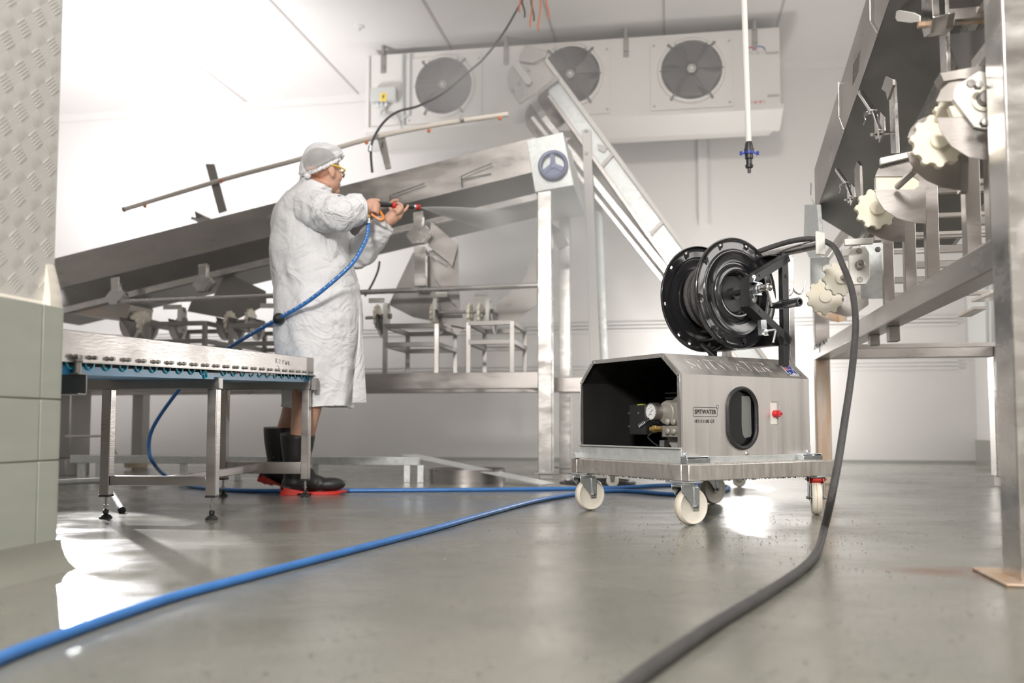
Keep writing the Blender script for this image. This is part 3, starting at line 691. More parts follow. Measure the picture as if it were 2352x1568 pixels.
for x in (A0 + 0.02, HB(1716, 1041, B0).x, A1 - 0.015):
    mb = MB(); mb.lathe(V3((x, B0, 0.252)), V3((0, -1, 0)), [(0.001, 0), (0.008, 0), (0.008, 0.002), (0.006, 0.005), (0.001, 0.006)], 14); wb(mb, 'side_screw', M['zinc'])
mb = MB(); mb.tube([V3((A1, B0 + 0.09, zt - 0.05)), V3((A1, B0 + 0.09, zt + 0.015))], 0.003, 6); wb(mb, 'hinge_pin', M['steel_dk'])
# oval window seal, pane and what shows in it
mb = MB(); mb.tube([V3((ox + p[0], B0 - 0.003, oz + p[1])) for p in oval(hw + 0.002, hh + 0.002)], 0.0085, 10, closed=True); seal = wb(mb, 'window_seal', M['rubber'])
mb = MB(); mb.prism([V3((ox + p[0], B0 + 0.012, oz + p[1])) for p in ov], V3((0, 0.002, 0))); wb(mb, 'window_pane', M['tinted'], seal)
mb = MB(); pr = [(0.012, 0.085), (0.052, 0.085), (0.06, 0.07), (0.062, -0.06), (0.056, -0.072), (0.024, -0.076), (0.014, -0.062), (0.010, -0.03)]
mb.prism([V3((ox + x, B0 + 0.0105, oz + z)) for x, z in pr], V3((0, 0.002, 0))); wb(mb, 'grey_panel', mat('lighter grey panel', (0.2, 0.21, 0.2), 0, 0.3), seal)  # flat lighter grey shape laid over the dark pane
# switch slot with red knob
s0 = HB(1770, 974, B0); s1 = HB(1784, 921, B0)
mb = MB(); mb.box(s0.x, B0 - 0.0015, s0.z, s1.x, B0 + 0.001, s1.z); sl = wb(mb, 'switch_plate', M['nylon_w'])
mb = MB(); mb.box(s0.x + 0.001, B0 - 0.004, s1.z - 0.004, s1.x + 0.001, B0, s1.z + 0.001); mb.box(s1.x - 0.002, B0 - 0.006, s0.z, s1.x + 0.002, B0, s1.z); wb(mb, 'slot_rim', M['seam'], sl)
kz = HB(1778, 950, B0); mb = MB(); mb.lathe(V3((kz.x, B0, kz.z)), V3((0, -1, 0)), [(0.001, 0), (0.014, 0), (0.014, 0.012), (0.011, 0.02), (0.001, 0.021)], 20); mb.box(kz.x - 0.004, B0 - 0.03, kz.z - 0.013, kz.x + 0.004, B0 - 0.012, kz.z + 0.014)
mb.box(kz.x + 0.004, B0 - 0.026, kz.z - 0.006, kz.x + 0.02, B0 - 0.014, kz.z + 0.006)
k_ = wb(mb, 'switch_knob', M['ink_red'], sl, bevel=0.002); k_['label'] = 'red switch knob'
# printed logo and model line
def sideM(px, py, off=0.0006): l = HB(px, py, B0); return frameM(W(l.x, B0 - off, l.z), CA, UP, -CB)
w_ = HB(1648, 945, B0).x - HB(1593, 945, B0).x; h_ = HB(1620, 936, B0).z - HB(1620, 956, B0).z
text_mesh('logo_text', 'SPITWATER', h_ * 0.72, M['ink'], wa, sideM(1620, 946), 0.0002, 0.00035, sx=0.88)
c = HB(1620, 946, B0); mb = MB(); rw, rh, rr = w_ / 2, h_ / 2 + 0.001, 0.005
path = []
for (cx, cz, a0) in ((rw - rr, rh - rr, 0), (-rw + rr, rh - rr, 90), (-rw + rr, -rh + rr, 180), (rw - rr, -rh + rr, 270)):
    for k in range(5): a = R(a0 + 90 * k / 4); path.append(V3((c.x + cx + rr * math.cos(a), B0 - 0.0004, c.z + cz + rr * math.sin(a))))
mb.tube(path, 0.0008, 4, closed=True)
path = []
for (cx, cz, a0) in ((0.005, 0.005, 0), (-0.005, 0.005, 90), (-0.005, -0.005, 180), (0.005, -0.005, 270)):
    for k in range(3): a = R(a0 + 90 * k / 2); path.append(V3((c.x + rw + 0.002 + cx * 0.7 + 0.002 * math.cos(a), B0 - 0.0004, c.z + rh + 0.003 + cz * 0.8 + 0.002 * math.sin(a))))
mb.tube(path, 0.0007, 4, closed=True)
wb(mb, 'logo_frame', M['ink'])
text_mesh('model_text', 'HT11110E GT', h_ * 0.52, M['ink'], wa, sideM(1618.5, 967.5), 0.0002, 0.0002)
# embossed word on the slanted faces
sd = V3((0, bs - B0, zt - zc)).normalized(); SD = CB * sd.y + UP * sd.z; SN = -CB * sd.z + UP * sd.y
def slM(x, t, off=0.0): p = V3((x, B0, zc)) + sd * t; return frameM(W(p.x, p.y, p.z) + SN * off, CA, SD, SN)
SL = math.hypot(bs - B0, zt - zc)
text_mesh('embossed_text', 'SPITWATER', 0.098, M['shell'], wa, slM(A0 + 0.30, SL * 0.52), 0.0009, -0.0012, sx=0.84)
sd2 = V3((0, B1 - be, zc2 - zt)).normalized(); SD2 = CB * sd2.y + UP * sd2.z; SN2 = CB * (-sd2.z) + UP * sd2.y
pm = V3((A0 + 0.30, (B1 + be) / 2, (zt + zc2) / 2))
text_mesh('embossed_text', 'SPITWATER', 0.09, M['inside'], wa, frameM(W(*pm) - SN2 * 0.006, -CA, -SD2, SN2), 0.0015, 0.0, sx=0.85)
# flag sticker
def sl(px, py):
    l = hit(px, py, W(A0, B0, zc), SN); q = cl(l) - V3((A0, B0, zc)); return q.x, q.dot(V3((0, sd.y, sd.z)))
q0 = sl(1790, 838); q1 = sl(1838, 864)
x0, t1 = q0; x1, t0 = q1
def sp(x, t, off): p = V3((A0 + x, B0, zc)) + V3((0, sd.y, sd.z)) * t; return W(p.x, p.y, p.z) + SN * off
def sq(mb, pts, off, th=0.0003): return mb.prism([sp(x, t, off) for x, t in pts], SN * th)
x0, x1, t0, t1 = A0 * 0 + x0, x1, max(0.006, t0), min(SL - 0.006, t1)
fw_, fh_ = x1 - x0, t1 - t0
mb = MB(); sq(mb, [(x0, t0), (x1, t0), (x1, t1 - fh_ * 0.2), (x0 + fw_ * 0.8, t1 - fh_ * 0.1), (x0 + fw_ * 0.5, t1 - fh_ * 0.08), (x0 + fw_ * 0.3, t1), (x0, t1)], 0.0004)
stk = mb.build('sticker', M['white_ink'], wa)
def fl(u, w): return (x0 + fw_ * (0.06 + 0.88 * u), t0 + fh_ * (0.2 + 0.66 * w - 0.07 * math.sin(u * 6.3 + 0.5)))
mb = MB(); N_ = 14
for k in range(N_): sq(mb, [fl(k / N_, 0), fl((k + 1) / N_, 0), fl((k + 1) / N_, 1), fl(k / N_, 1)], 0.0008)
mb.build('flag_field', M['ink_blue'], stk)
mb = MB(); mr_ = MB()
def strip(m_, a, b, w, off):
    for k in range(4):
        u0 = a[0] + (b[0] - a[0]) * k / 4; u1 = a[0] + (b[0] - a[0]) * (k + 1) / 4; v0 = a[1] + (b[1] - a[1]) * k / 4; v1 = a[1] + (b[1] - a[1]) * (k + 1) / 4
        if abs(b[0] - a[0]) > 0.01: sq(m_, [fl(u0, v0 - w), fl(u1, v1 - w), fl(u1, v1 + w), fl(u0, v0 + w)], off)
        else: sq(m_, [fl(u0 - w * 0.6, v0), fl(u1 - w * 0.6, v1), fl(u1 + w * 0.6, v1), fl(u0 + w * 0.6, v0)], off)
for a, b in (((0, 0.5), (0.46, 1)), ((0, 1), (0.46, 0.5)), ((0, 0.75), (0.46, 0.75)), ((0.23, 0.5), (0.23, 1))): strip(mb, a, b, 0.07, 0.0012); strip(mr_, a, b, 0.035, 0.0016)
def star(m_, u, w, r_):
    c = fl(u, w); sq(m_, [(c[0] + r_ * (1 if k % 2 == 0 else 0.45) * math.sin(k * math.pi / 7), c[1] + r_ * (1 if k % 2 == 0 else 0.45) * math.cos(k * math.pi / 7)) for k in range(14)], 0.0012)
for u, w, r_ in ((0.23, 0.22, 0.007), (0.74, 0.85, 0.0045), (0.62, 0.52, 0.0045), (0.87, 0.6, 0.0045), (0.75, 0.17, 0.0045), (0.8, 0.42, 0.003)): star(mb, u, w, r_)
mb.build('flag_white', M['white_ink'], stk); mr_.build('flag_red', M['ink_red'], stk)
text_mesh('sticker_text', 'AUSTRALIAN MADE', fh_ * 0.13, M['ink'], stk, frameM(sp((x0 + x1) / 2, t0 + fh_ * 0.08, 0.0008), CA, SD, SN), 0.0001)

# machinery inside the mouth
g = HA(1496, 945, 0.09); GX = V3((-1, 0, 0))
mb = MB(); mb.box(0.30, g.y - 0.17, g.z - 0.11, 0.60, g.y + 0.04, g.z + 0.11)
for k in range(9): mb.box(0.26, g.y - 0.02 + 0.0, g.z - 0.085 + 0.02 * k, 0.60, g.y + 0.115, g.z - 0.078 + 0.02 * k)
mt = wb(mb, 'motor', M['blackm'], bevel=0.002)
p0 = HA(1448, 995, 0.2); p1 = HA(1478, 935, 0.2)
mb = MB(); mb.box(0.2, p1.y - 0.01, p0.z - 0.005, 0.28, p0.y + 0.008, p1.z + 0.012); tb = wb(mb, 'terminal_box', M['blackm'], bevel=0.003)
mb = MB()
for (x, y) in ((1445, 949), (1467, 948), (1445, 979)):
    l = HA(x, y, 0.2); mb.lathe(l, GX, [(0.001, 0), (0.005, 0), (0.004, 0.003), (0.001, 0.003)], 10)
wb(mb, 'cover_screws', M['zinc'], tb)
l = HA(1470, 929, 0.2); mb = MB(); mb.box(0.2, l.y - 0.018, l.z - 0.003, 0.215, l.y + 0.018, l.z + 0.003); wb(mb, 'yellow_strip', mat('yellow green strip', (0.45, 0.5, 0.05)), tb)
mb = MB(); mb.lathe(g, GX, [(0.001, -0.03), (0.036, -0.03), (0.036, 0.0), (0.034, 0.004), (0.031, 0.004), (0.031, 0.001), (0.001, 0.001)], 36); ga = wb(mb, 'pressure_gauge', M['steel_dk'])
mb = MB(); mb.lathe(g + GX * 0.0012, GX, [(0.001, 0), (0.0308, 0), (0.0308, 0.0006), (0.001, 0.0006)], 32); wb(mb, 'dial', M['white_ink'], ga)
mb = MB()
def dl(x, z): return g + V3((-0.0022, -x, z))
mb.beam(dl(-0.014, -0.016), dl(0.009, 0.010), 0.0016, 0.0006, V3((1, 0, 0)))
for k in range(13):
    a = R(-135 + 270 * k / 12 + 90 - 0); c_, s_ = math.cos(a), math.sin(a); mb.beam(dl(0.024 * c_, 0.024 * s_), dl(0.0285 * c_, 0.0285 * s_), 0.001, 0.0006, V3((1, 0, 0)))
for (x, z, w) in ((0, -0.012, 0.008), (-0.012, 0.012, 0.005), (0.012, 0.004, 0.005), (0, 0.017, 0.006)): mb.beam(dl(x - w / 2, z), dl(x + w / 2, z), 0.002, 0.0006, V3((1, 0, 0)))
wb(mb, 'dial_marks', M['ink'], ga)
# pump: round crankcase behind gauge and manifold below, to the near side
mb = MB(); pc = g + V3((0.045, -0.045, -0.005))
mb.lathe(pc, GX, [(0.001, -0.12), (0.06, -0.12), (0.06, -0.05), (0.05, -0.045), (0.05, 0.0), (0.044, 0.012), (0.001, 0.016)], 36)
mb.lathe(pc + V3((0.06, -0.02, 0.0)), GX, [(0.001, -0.12), (0.075, -0.12), (0.075, 0.0), (0.07, 0.006), (0.001, 0.006)], 36)
mb.box(pc.x - 0.02, pc.y - 0.115, pc.z - 0.095, pc.x + 0.06, pc.y + 0.015, pc.z - 0.05)
for k in range(3):
    for dz in (-0.035, -0.072): mb.lathe(V3((pc.x - 0.02, pc.y - 0.095 + 0.035 * k, pc.z + dz)), GX, [(0.001, 0), (0.014, 0), (0.014, 0.006), (0.010, 0.012), (0.001, 0.012)], 8)
mb.box(pc.x - 0.01, pc.y - 0.12, pc.z - 0.05, pc.x + 0.06, pc.y - 0.03, pc.z + 0.04)
pmp = wb(mb, 'pump', M['cast'], bevel=0.003)
mb = MB(); mb.lathe(pc + V3((0.02, -0.045, -0.075)), GX, [(0.001, -0.02), (0.075, -0.02), (0.075, 0.0), (0.001, 0.0)], 36); wb(mb, 'flywheel_plate', M['seam'], pmp)
l = HA(1508, 985, 0.08); mb = MB(); mb.lathe(l, V3((-0.5, 0.86, 0)), [(0.001, -0.02), (0.013, -0.02), (0.013, 0.0), (0.016, 0.002), (0.016, 0.014), (0.01, 0.016), (0.01, 0.026), (0.001, 0.026)], 6); wb(mb, 'brass_fitting', M['brass'], pmp)
h0 = HA(1484, 968, 0.085); h1 = HA(1470, 978, 0.07); dd = (h1 - h0).normalized(); mb = MB(); mb.cyl(h0 - dd * 0.02, h1, 0.0085, 12)
hs = wb(mb, 'hose_tail', M['rubber'], pmp)
mb = MB()
for k in range(5): mb.lathe(h0 + dd * (0.004 + 0.0065 * k), dd, [(0.0088, 0), (0.0102, 0), (0.0102, 0.003), (0.0088, 0.003)], 14, closed=True)
wb(mb, 'ferrule_rings', M['zinc'], pmp)
mb = MB(); mb.cyl(h1, h1 + dd * 0.003, 0.006, 10); wb(mb, 'hose_end', M['brass'], pmp)
mb = MB(); mb.tube(smooth_path([HA(1503, 988, 0.08), HA(1490, 1000, 0.07), HA(1489, 1005, 0.07), HA(1500, 1016, 0.06), HA(1512, 1024, 0.05)], 6), 0.003, 8); wb(mb, 'capillary_hose', M['rubber'], pmp)
mb = MB(); l = HA(1521, 1018, 0.09); mb.box(0.085, l.y - 0.018, l.z - 0.012, 0.11, l.y + 0.01, l.z + 0.012); wb(mb, 'foot_bracket', M['zinc'], pmp)

# mast with T handle behind the housing
ma = thing('handle_mast', 'stainless twin-post mast with a bright T handle behind the washer housing', 'handle', W(0.735, 0.36, Z1), RZ)
AP = 0.742
mb = MB()
hz = HB(1884, 548, 0.025); HZ = 1.095
for b in (0.185, 0.55):
    mb = MB(); x0, x1 = AP - 0.016, AP + 0.016; mb.box(x0, b - 0.016, Z1, x1, b + 0.016, 1.07 if b < 0.3 else 0.9); wb(mb, 'post', M['steel_br'], ma, bevel=0.002)
mb = MB(); mb.cyl(V3((AP, 0.022, HZ)), V3((AP, 0.72, HZ)), 0.019, 24); wb(mb, 'cross_tube', M['steel_br'], ma)
mb = MB(); mb.box(AP - 0.026, 0.010, HZ - 0.045, AP + 0.026, 0.022, HZ + 0.052); wb(mb, 'end_plate', M['nylon_w'], ma, bevel=0.007, seg=3)['label'] = 'handle end plate, white for the strobe light on it'  # white colour stands for strobe light falling on the plate
mb = MB(); mb.box(AP - 0.012, 0.174, 1.04, AP + 0.012, 0.197, HZ); wb(mb, 'socket', M['steel_br'], ma, bevel=0.002)
h_a = HB(1822, 662, 0.17)
pts = [HB(1822, 663, 0.16), HB(1826, 670, 0.15), HB(1836, 675, 0.14), HB(1845, 668, 0.14), HB(1850, 645, 0.14)]
mb = MB(); mb.tube(smooth_path(pts, 5), 0.0035, 8); wb(mb, 'hook', M['zinc'], ma)

# hose reel
BN, BF = 0.207, 0.407
rc_ = HB(1691, 673, BN); RA, RZC = rc_.x, rc_.z; RR = 0.226
re = thing('hose_reel', 'large glossy black hose reel with crank handle mounted above the washer', 'hose reel', W(RA, 0.3, RZC - RR), RZ)
def flange(b, s, name):
    pr = [(RR - 0.002, -0.006), (RR + 0.001, -0.003), (RR + 0.001, 0.003), (RR - 0.002, 0.006), (RR - 0.006, 0.004), (0.2125, 0.001), (0.2035, 0.001), (0.182, 0.0), (0.179, 0.005), (0.175, 0.006), (0.170, 0.006), (0.166, 0.003), (0.13, 0.002), (0.127, -0.004), (0.121, -0.004), (0.118, 0.003), (0.114, 0.005), (0.095, 0.010), (0.086, 0.006), (0.079, -0.018), (0.073, -0.022), (0.03, -0.022), (0.012, -0.022)]
    nseg = 96; ax = V3((0, -s, 0)); rings = []
    for r, h in pr:
        rings.append([V3((RA, b, RZC)) + ax * h + V3((math.cos(2 * math.pi * k / nseg) * r, 0, math.sin(2 * math.pi * k / nseg) * r)) for k in range(nseg)])
    m = MB(); nb = 0
    m.loft(rings, caps=False)
    keep = []; holes = {2, 14, 19, 30, 38, 50, 61, 66, 74, 86}
    for i, f in enumerate(m.f):
        ring = i // nseg; k = i % nseg
        if ring == 5 and k in holes: continue
        keep.append(f)
    m.f = keep; m.sm = [True] * len(keep)
    o = wb(m, name, M['black'], re, sharp=60)
    md = o.modifiers.new('sheet', 'SOLIDIFY'); md.thickness = 0.002; md.offset = 0
    return o
flange(BN, 1, 'flange'); flange(BF, -1, 'flange')
mb = MB(); mb.cyl(V3((RA, BN + 0.018, RZC)), V3((RA, BF - 0.018, RZC)), 0.074, 40); wb(mb, 'drum', M['blackm'], re)
mb = MB(); mb.cyl(V3((RA, 0.075, RZC)), V3((RA, BF + 0.09, RZC)), 0.0125, 20); mb.cyl(V3((RA, BN - 0.002, RZC)), V3((RA, BN + 0.03, RZC)), 0.024, 24)
mb.lathe(V3((RA, 0.17, RZC)), V3((0, -1, 0)), [(0.013, 0), (0.022, 0), (0.022, 0.012), (0.013, 0.012)], 6); wb(mb, 'axle', M['blackm'], re)
FB0, FB1 = 0.10, 0.150
ct = HB(1810, 582, FB0); cb = HB(1808, 792, FB0); ht = HB(1722, 637, FB0); hb = HB(1720, 703, FB0)
AX = ct.x
def arm(mb, s0, s1):
    t = 0.004; w = 0.034
    P1, P2, P3, P4 = V3((AX, s0, ct.z)), V3((ht.x, s0, ht.z)), V3((hb.x, s0, hb.z)), V3((AX, s0, cb.z))
    off = V3((0, s1 - s0, 0))
    def band(a, b):   # web face sheet and flat side sheet
        d = (b - a).normalized(); n = V3((d.z, 0, -d.x)); 
        if n.dot(V3((AX, s0, RZC)) - a) < 0: n = -n
        mb.prism([a, b, b + n * t, a + n * t], off)
        mb.prism([a, b, b + n * w, a + n * w], V3((0, t, 0)))
    band(P1, P2); band(P2, P3); band(P3, P4)
mb = MB(); arm(mb, FB0, FB1); mb.box(AX - 0.034, FB0, cb.z, AX, FB0 + 0.004, ct.z); mb.box(AX - 0.004, FB0, cb.z, AX, FB1, ct.z); wb(mb, 'side_frame', M['blackm'], re, bevel=0.0012)
mb = MB(); arm(mb, 0.50, 0.55); mb.box(AX - 0.004, 0.50, cb.z, AX, 0.55, ct.z); wb(mb, 'side_frame', M['blackm'], re, bevel=0.0012)
mb = MB(); mb.box(AX - 0.05, FB1, cb.z, AX, 0.50, cb.z + 0.005); mb.box(AX - 0.004, FB1, cb.z, AX, 0.50, cb.z + 0.05); wb(mb, 'cross_member', M['blackm'], re, bevel=0.0012); mb = MB()
mb.box(AX - 0.05, FB1, ct.z - 0.005, AX, 0.50, ct.z); mb.box(AX - 0.004, FB1, ct.z - 0.05, AX, 0.50, ct.z); wb(mb, 'cross_member', M['blackm'], re, bevel=0.0012)
mb = MB(); mb.box(AX - 0.03, FB0 + 0.004, 0.60, AX - 0.002, FB0 + 0.034, cb.z); wb(mb, 'foot_post', M['blackm'], re, bevel=0.001); mb = MB(); mb.box(AX - 0.03, 0.51, 0.60, AX - 0.002, 0.54, cb.z); wb(mb, 'foot_post', M['blackm'], re, bevel=0.001)
mb = MB()
for (x, y) in ((1806, 634), (1805, 700), (1786, 770)): 
    l = HB(x, y, FB0); mb.lathe(V3((l.x, FB0, l.z)), V3((0, -1, 0)), [(0.001, 0), (0.008, 0), (0.008, 0.004), (0.001, 0.004)], 6)
for (x, y) in ((1745, 632), (1746, 714)): 
    l = HB(x, y, FB0); mb.lathe(V3((l.x, FB0, l.z)), V3((0, -1, 0)), [(0.001, 0), (0.006, 0), (0.005, 0.003), (0.001, 0.003)], 12)
wb(mb, 'bolts', M['blackm'], re)
# bearing clamp
hx, hz_ = RA, RZC
cb0 = 0.088
mb = MB(); path = [V3((ht.x + 0.004, cb0, RZC + 0.05)), V3((ht.x - 0.002, cb0, RZC + 0.026))] + [V3((RA + 0.024 * math.cos(R(a)), cb0, RZC + 0.024 * math.sin(R(a)))) for a in range(70, 291, 20)] + [V3((ht.x - 0.002, cb0, RZC - 0.026)), V3((ht.x + 0.004, cb0, RZC - 0.05))]
for p, q in zip(path[:-1], path[1:]): mb.beam(p, q + (q - p) * 0.08, 0.024, 0.005, V3((q - p).cross(V3((0, 1, 0)))))
mb.lathe(V3((RA, 0.1, RZC)), V3((0, -1, 0)), [(0.013, 0), (0.021, 0), (0.021, 0.018), (0.013, 0.018)], 24, closed=True)
for s in (-1, 1): mb.lathe(V3((ht.x + 0.006, 0.09, RZC + s * 0.045)), V3((0, -1, 0)), [(0.001, 0), (0.011, 0), (0.011, 0.008), (0.006, 0.008), (0.005, 0.014), (0.001, 0.014)], 6)
wb(mb, 'bearing_clamp', M['zinc'], re, bevel=0.001)
# crank
ck0 = V3((RA, 0.09, RZC)); ck1 = V3((RA, 0.035, RZC)); kn = HB(1777, 702, 0.035)
mb = MB(); mb.cyl(ck0, ck1, 0.0165, 24); mb.ell(ck1, 0.018, 0.014, 0.018); mb.beam(ck1, V3((kn.x, 0.035, kn.z)), 0.014, 0.03, V3((0, 0, 1)))
cr_ = wb(mb, 'crank', M['steel_br'], re, bevel=0.003); cr_['label'] = 'bright zinc crank arm'
mb = MB(); mb.lathe(V3((kn.x, 0.045, kn.z)), V3((0, -1, 0)), [(0.001, -0.01), (0.007, -0.01), (0.008, 0.0), (0.014, 0.025), (0.0165, 0.045), (0.0175, 0.047), (0.0175, 0.135), (0.0155, 0.14), (0.011, 0.14), (0.011, 0.125), (0.001, 0.125)], 28); wb(mb, 'crank_grip', M['black'], cr_)
# brake lever on lower arm
l = HB(1752, 752, 0.09); mb = MB(); mb.beam(l + V3((-0.005, 0, 0.03)), l + V3((0.0, 0, -0.03)), 0.02, 0.03, V3((1, 0, 0))); mb.lathe(l + V3((-0.005, -0.012, -0.02)), V3((0, -1, 0)), [(0.001, 0), (0.014, 0), (0.012, 0.01), (0.001, 0.012)], 16)
mb.tube([l + V3((0, -0.015, -0.015)), l + V3((0.045, -0.02, -0.008)), l + V3((0.05, -0.02, -0.012)), l + V3((0.035, -0.02, -0.06))], 0.005, 8)
wb(mb, 'brake_lever', M['zinc'], re, bevel=0.001)
mb = MB(); l = HB(1712, 690, BN); mb.lathe(V3((RA + 0.14, BN - 0.004, RZC + 0.1)), V3((0, -1, 0)), [(0.001, 0), (0.007, 0), (0.006, 0.004), (0.001, 0.004)], 8); mb.lathe(V3((RA - 0.2, BN - 0.004, RZC - 0.05)), V3((0, -1, 0)), [(0.001, 0), (0.007, 0), (0.006, 0.004), (0.001, 0.004)], 8)
wb(mb, 'flange_bolt', M['steel_dk'], re)

# black hose: wound on the drum, over the handle and down to the floor
HR = 0.0115; pts = []
rnd = random.Random(5)
turns = 8
for layer, r in ((0, 0.088), (1, 0.110)):
    for k in range(turns * 24):
        t = k / (turns * 24); b = (BN + 0.03) + (BF - BN - 0.06) * (t if layer == 0 else 1 - t)
        a = 2 * math.pi * (k / 24); pts.append(W(RA + r * math.cos(a), b, RZC - r * math.sin(a)))
tot = int(4.75 * 24)
for k in range(tot):
    t = k / tot; a = 2 * math.pi * (k / 24) ; r = 0.131 + 0.006 * math.sin(a * 0.37 + 1) + 0.004 * math.sin(a + 2)
    b = BN + 0.045 + 0.115 * t + 0.012 * math.sin(a * 0.5)
    pts.append(W(RA + r * math.cos(a), b, RZC - r * math.sin(a)))
# leaves the top of the coil heading towards the handle
tail = [W(RA + 0.03, 0.345, RZC + 0.145), W(RA + 0.10, 0.33, RZC + 0.165), W(RA + 0.17, 0.29, RZC + 0.19), W(RA + 0.235, 0.22, HZ + 0.022), W(AP - 0.02, 0.13, HZ + 0.034), W(AP + 0.004, 0.05, HZ + 0.028), W(AP + 0.03, -0.02, HZ - 0.01),
        P(1937, 612, 3.28), P(1957, 668, 3.14), P(1965, 735, 3.02), P(1961, 810, 2.9), P(1953, 880, 2.8), P(1941, 960, 2.72), P(1927, 1050, 2.64), P(1910, 1140, 2.56)]
fl_ = [G(1893, 1215, 0.045), G(1876, 1268, 0.014), G(1840, 1308, 0.0125), G(1750, 1368, 0.0125), G(1650, 1428, 0.0125), G(1550, 1495, 0.0125), G(1440, 1575, 0.0125), G(1330, 1680, 0.0125)]
path = pts + smooth_path([pts[-1]] + tail + fl_, 10)[1:]
o = MB().tube(path, HR, 12).build('black_hose', M['bhose']); tag(o, 'thick black hose wound on the reel, looping over the handle and across the floor', 'hose')
# short feed hose from washer up to the reel
mb = MB(); q = [W(0.50, 0.36, 0.62), W(0.485, 0.37, 0.655), W(0.46, 0.40, 0.69), W(0.45, 0.44, 0.73), W(0.45, 0.47, 0.80), W(0.46, 0.48, RZC)]
o = mb.tube(smooth_path(q, 6), 0.011, 10).build('feed_hose', M['rubber']); tag(o, 'short black feed hose curving from the washer top up to the reel', 'hose')

# small trolley seen behind the washer
lt = thing('low_dolly', 'small low dolly on white castors standing behind the washer trolley', 'dolly', (1.0, 5.2, 0))
mb = MB(); mb.box(0.48, 5.10, 0.135, 1.50, 5.5, 0.165); mb.build('deck', M['steel_dk'], lt, bevel=0.003)
for x in (1406, 1697):
    c = P(x, 1102, 5.08); c.z = 0.036; mb = MB(); mb.lathe(c - V3((0, 0.012, 0)), V3((0.2, 1, 0)), [(0.001, 0), (0.03, 0), (0.036, 0.004), (0.036, 0.02), (0.03, 0.024), (0.001, 0.024)], 28); w = mb.build('castor', M['wheel'], lt)
    mb = MB()
    for s in (-1, 1): mb.prism([c + V3((-0.01, s * 0.016, -0.006)), c + V3((0.01, s * 0.016, -0.006)), c + V3((0.028, s * 0.016, 0.1)), c + V3((-0.028, s * 0.016, 0.1))], V3((0, s * 0.003, 0)))
    mb.build('fork', M['steel_dk'], w)

# blue hose
SOC = P(846, 512, 4.40)
bp_ = [SOC, P(844, 538, 4.37), P(832, 568, 4.32), P(806, 608, 4.28), P(745, 663, 4.28), P(695, 700, 4.33), P(640, 731, 4.41), P(560, 777, 4.60), P(500, 815, 4.75), P(440, 862, 4.86), P(388, 925, 4.95), P(350, 985, 5.0), P(342, 1030, 5.0), P(352, 1062, 4.98), G(380, 1092, 0.05), G(430, 1114, 0.012), G(520, 1124, 0.0105), G(640, 1127, 0.0105), G(800, 1126, 0.0105), G(1000, 1125, 0.0105), G(1200, 1123, 0.0105), G(1340, 1121, 0.0105), G(1430, 1119, 0.0105), G(1520, 1114, 0.0105), G(1610, 1113, 0.0105), G(1668, 1117, 0.0105), G(1668, 1124, 0.0105), G(1625, 1131, 0.0105), G(1550, 1135, 0.0105), G(1470, 1129, 0.0105), G(1400, 1127, 0.0105), G(1320, 1135, 0.0105), G(1230, 1150, 0.0105), G(1120, 1179, 0.0105), G(1000, 1213, 0.0105), G(860, 1250, 0.0105), G(700, 1291, 0.0105), G(550, 1330, 0.0105), G(400, 1370, 0.0105), G(260, 1416, 0.0105), G(120, 1466, 0.0105), G(0, 1512, 0.0105), G(-160, 1590, 0.0105), G(-400, 1720, 0.0105)]
bh = MB().tube(smooth_path(bp_, 10), 0.0106, 12).build('blue_hose', M['blue']); tag(bh, 'blue rubber hose running from the spray gun down behind the table and across the floor', 'hose')
mb = MB(); sp_ = smooth_path(bp_, 10)
for k in range(4, 78, 1):
    if (k * 7) % 5 < 2: continue
    p, q = sp_[k], sp_[k + 1]; d = (q - p).normalized(); n = (V3((0, -1, 0.25)) - d * V3((0, -1, 0.25)).dot(d)).normalized()
    mb.obox((p + q) / 2 + n * 0.0104, d * (q - p).length * 0.5, d.cross(n) * 0.0035, n * 0.0006)
mb.build('hose_print', M['white_ink'], bh)
c = P(640, 731, 4.41); mb = MB(); mb.ell(c, 0.029, 0.029, 0.029, None, 28, 18); mb.lathe(c + V3((0, -0.027, 0)), V3((0, -1, 0)), [(0.001, 0), (0.008, 0), (0.007, 0.004), (0.001, 0.004)], 12); o = mb.build('hose_stop_ball', M['rubber'], bh)
# ------------------------------------------------------------------ roller table in front of the worker
TP = V3((-1.142, 3.34, 0)); TD = V3((0.1055, 0.9944, 0)).normalized(); TL = V3((-TD.y, TD.x, 0))   # TL points to the left
def TW(s, l, z): return TP + TD * s + TL * l + UP * z
def zt_(s): return 0.0375 * s            # the bed rises slightly away from the camera
tb = thing('belt_conveyor', 'low stainless belt conveyor with blue belt and square legs beside the tiled corner', 'conveyor', (TP.x, TP.y, 0), 0)
def tbeam(mb, s0, s1, l0, l1, z0, z1): return mb.hexa([TW(s0, l0, z0 + zt_(s0)), TW(s1, l0, z0 + zt_(s1)), TW(s1, l1, z0 + zt_(s1)), TW(s0, l1, z0 + zt_(s0)), TW(s0, l0, z1 + zt_(s0)), TW(s1, l0, z1 + zt_(s1)), TW(s1, l1, z1 + zt_(s1)), TW(s0, l1, z1 + zt_(s0))])
SA, SB_ = -1.3, 1.33; BZ0, BZ1 = 0.568, 0.657; WT = 0.427
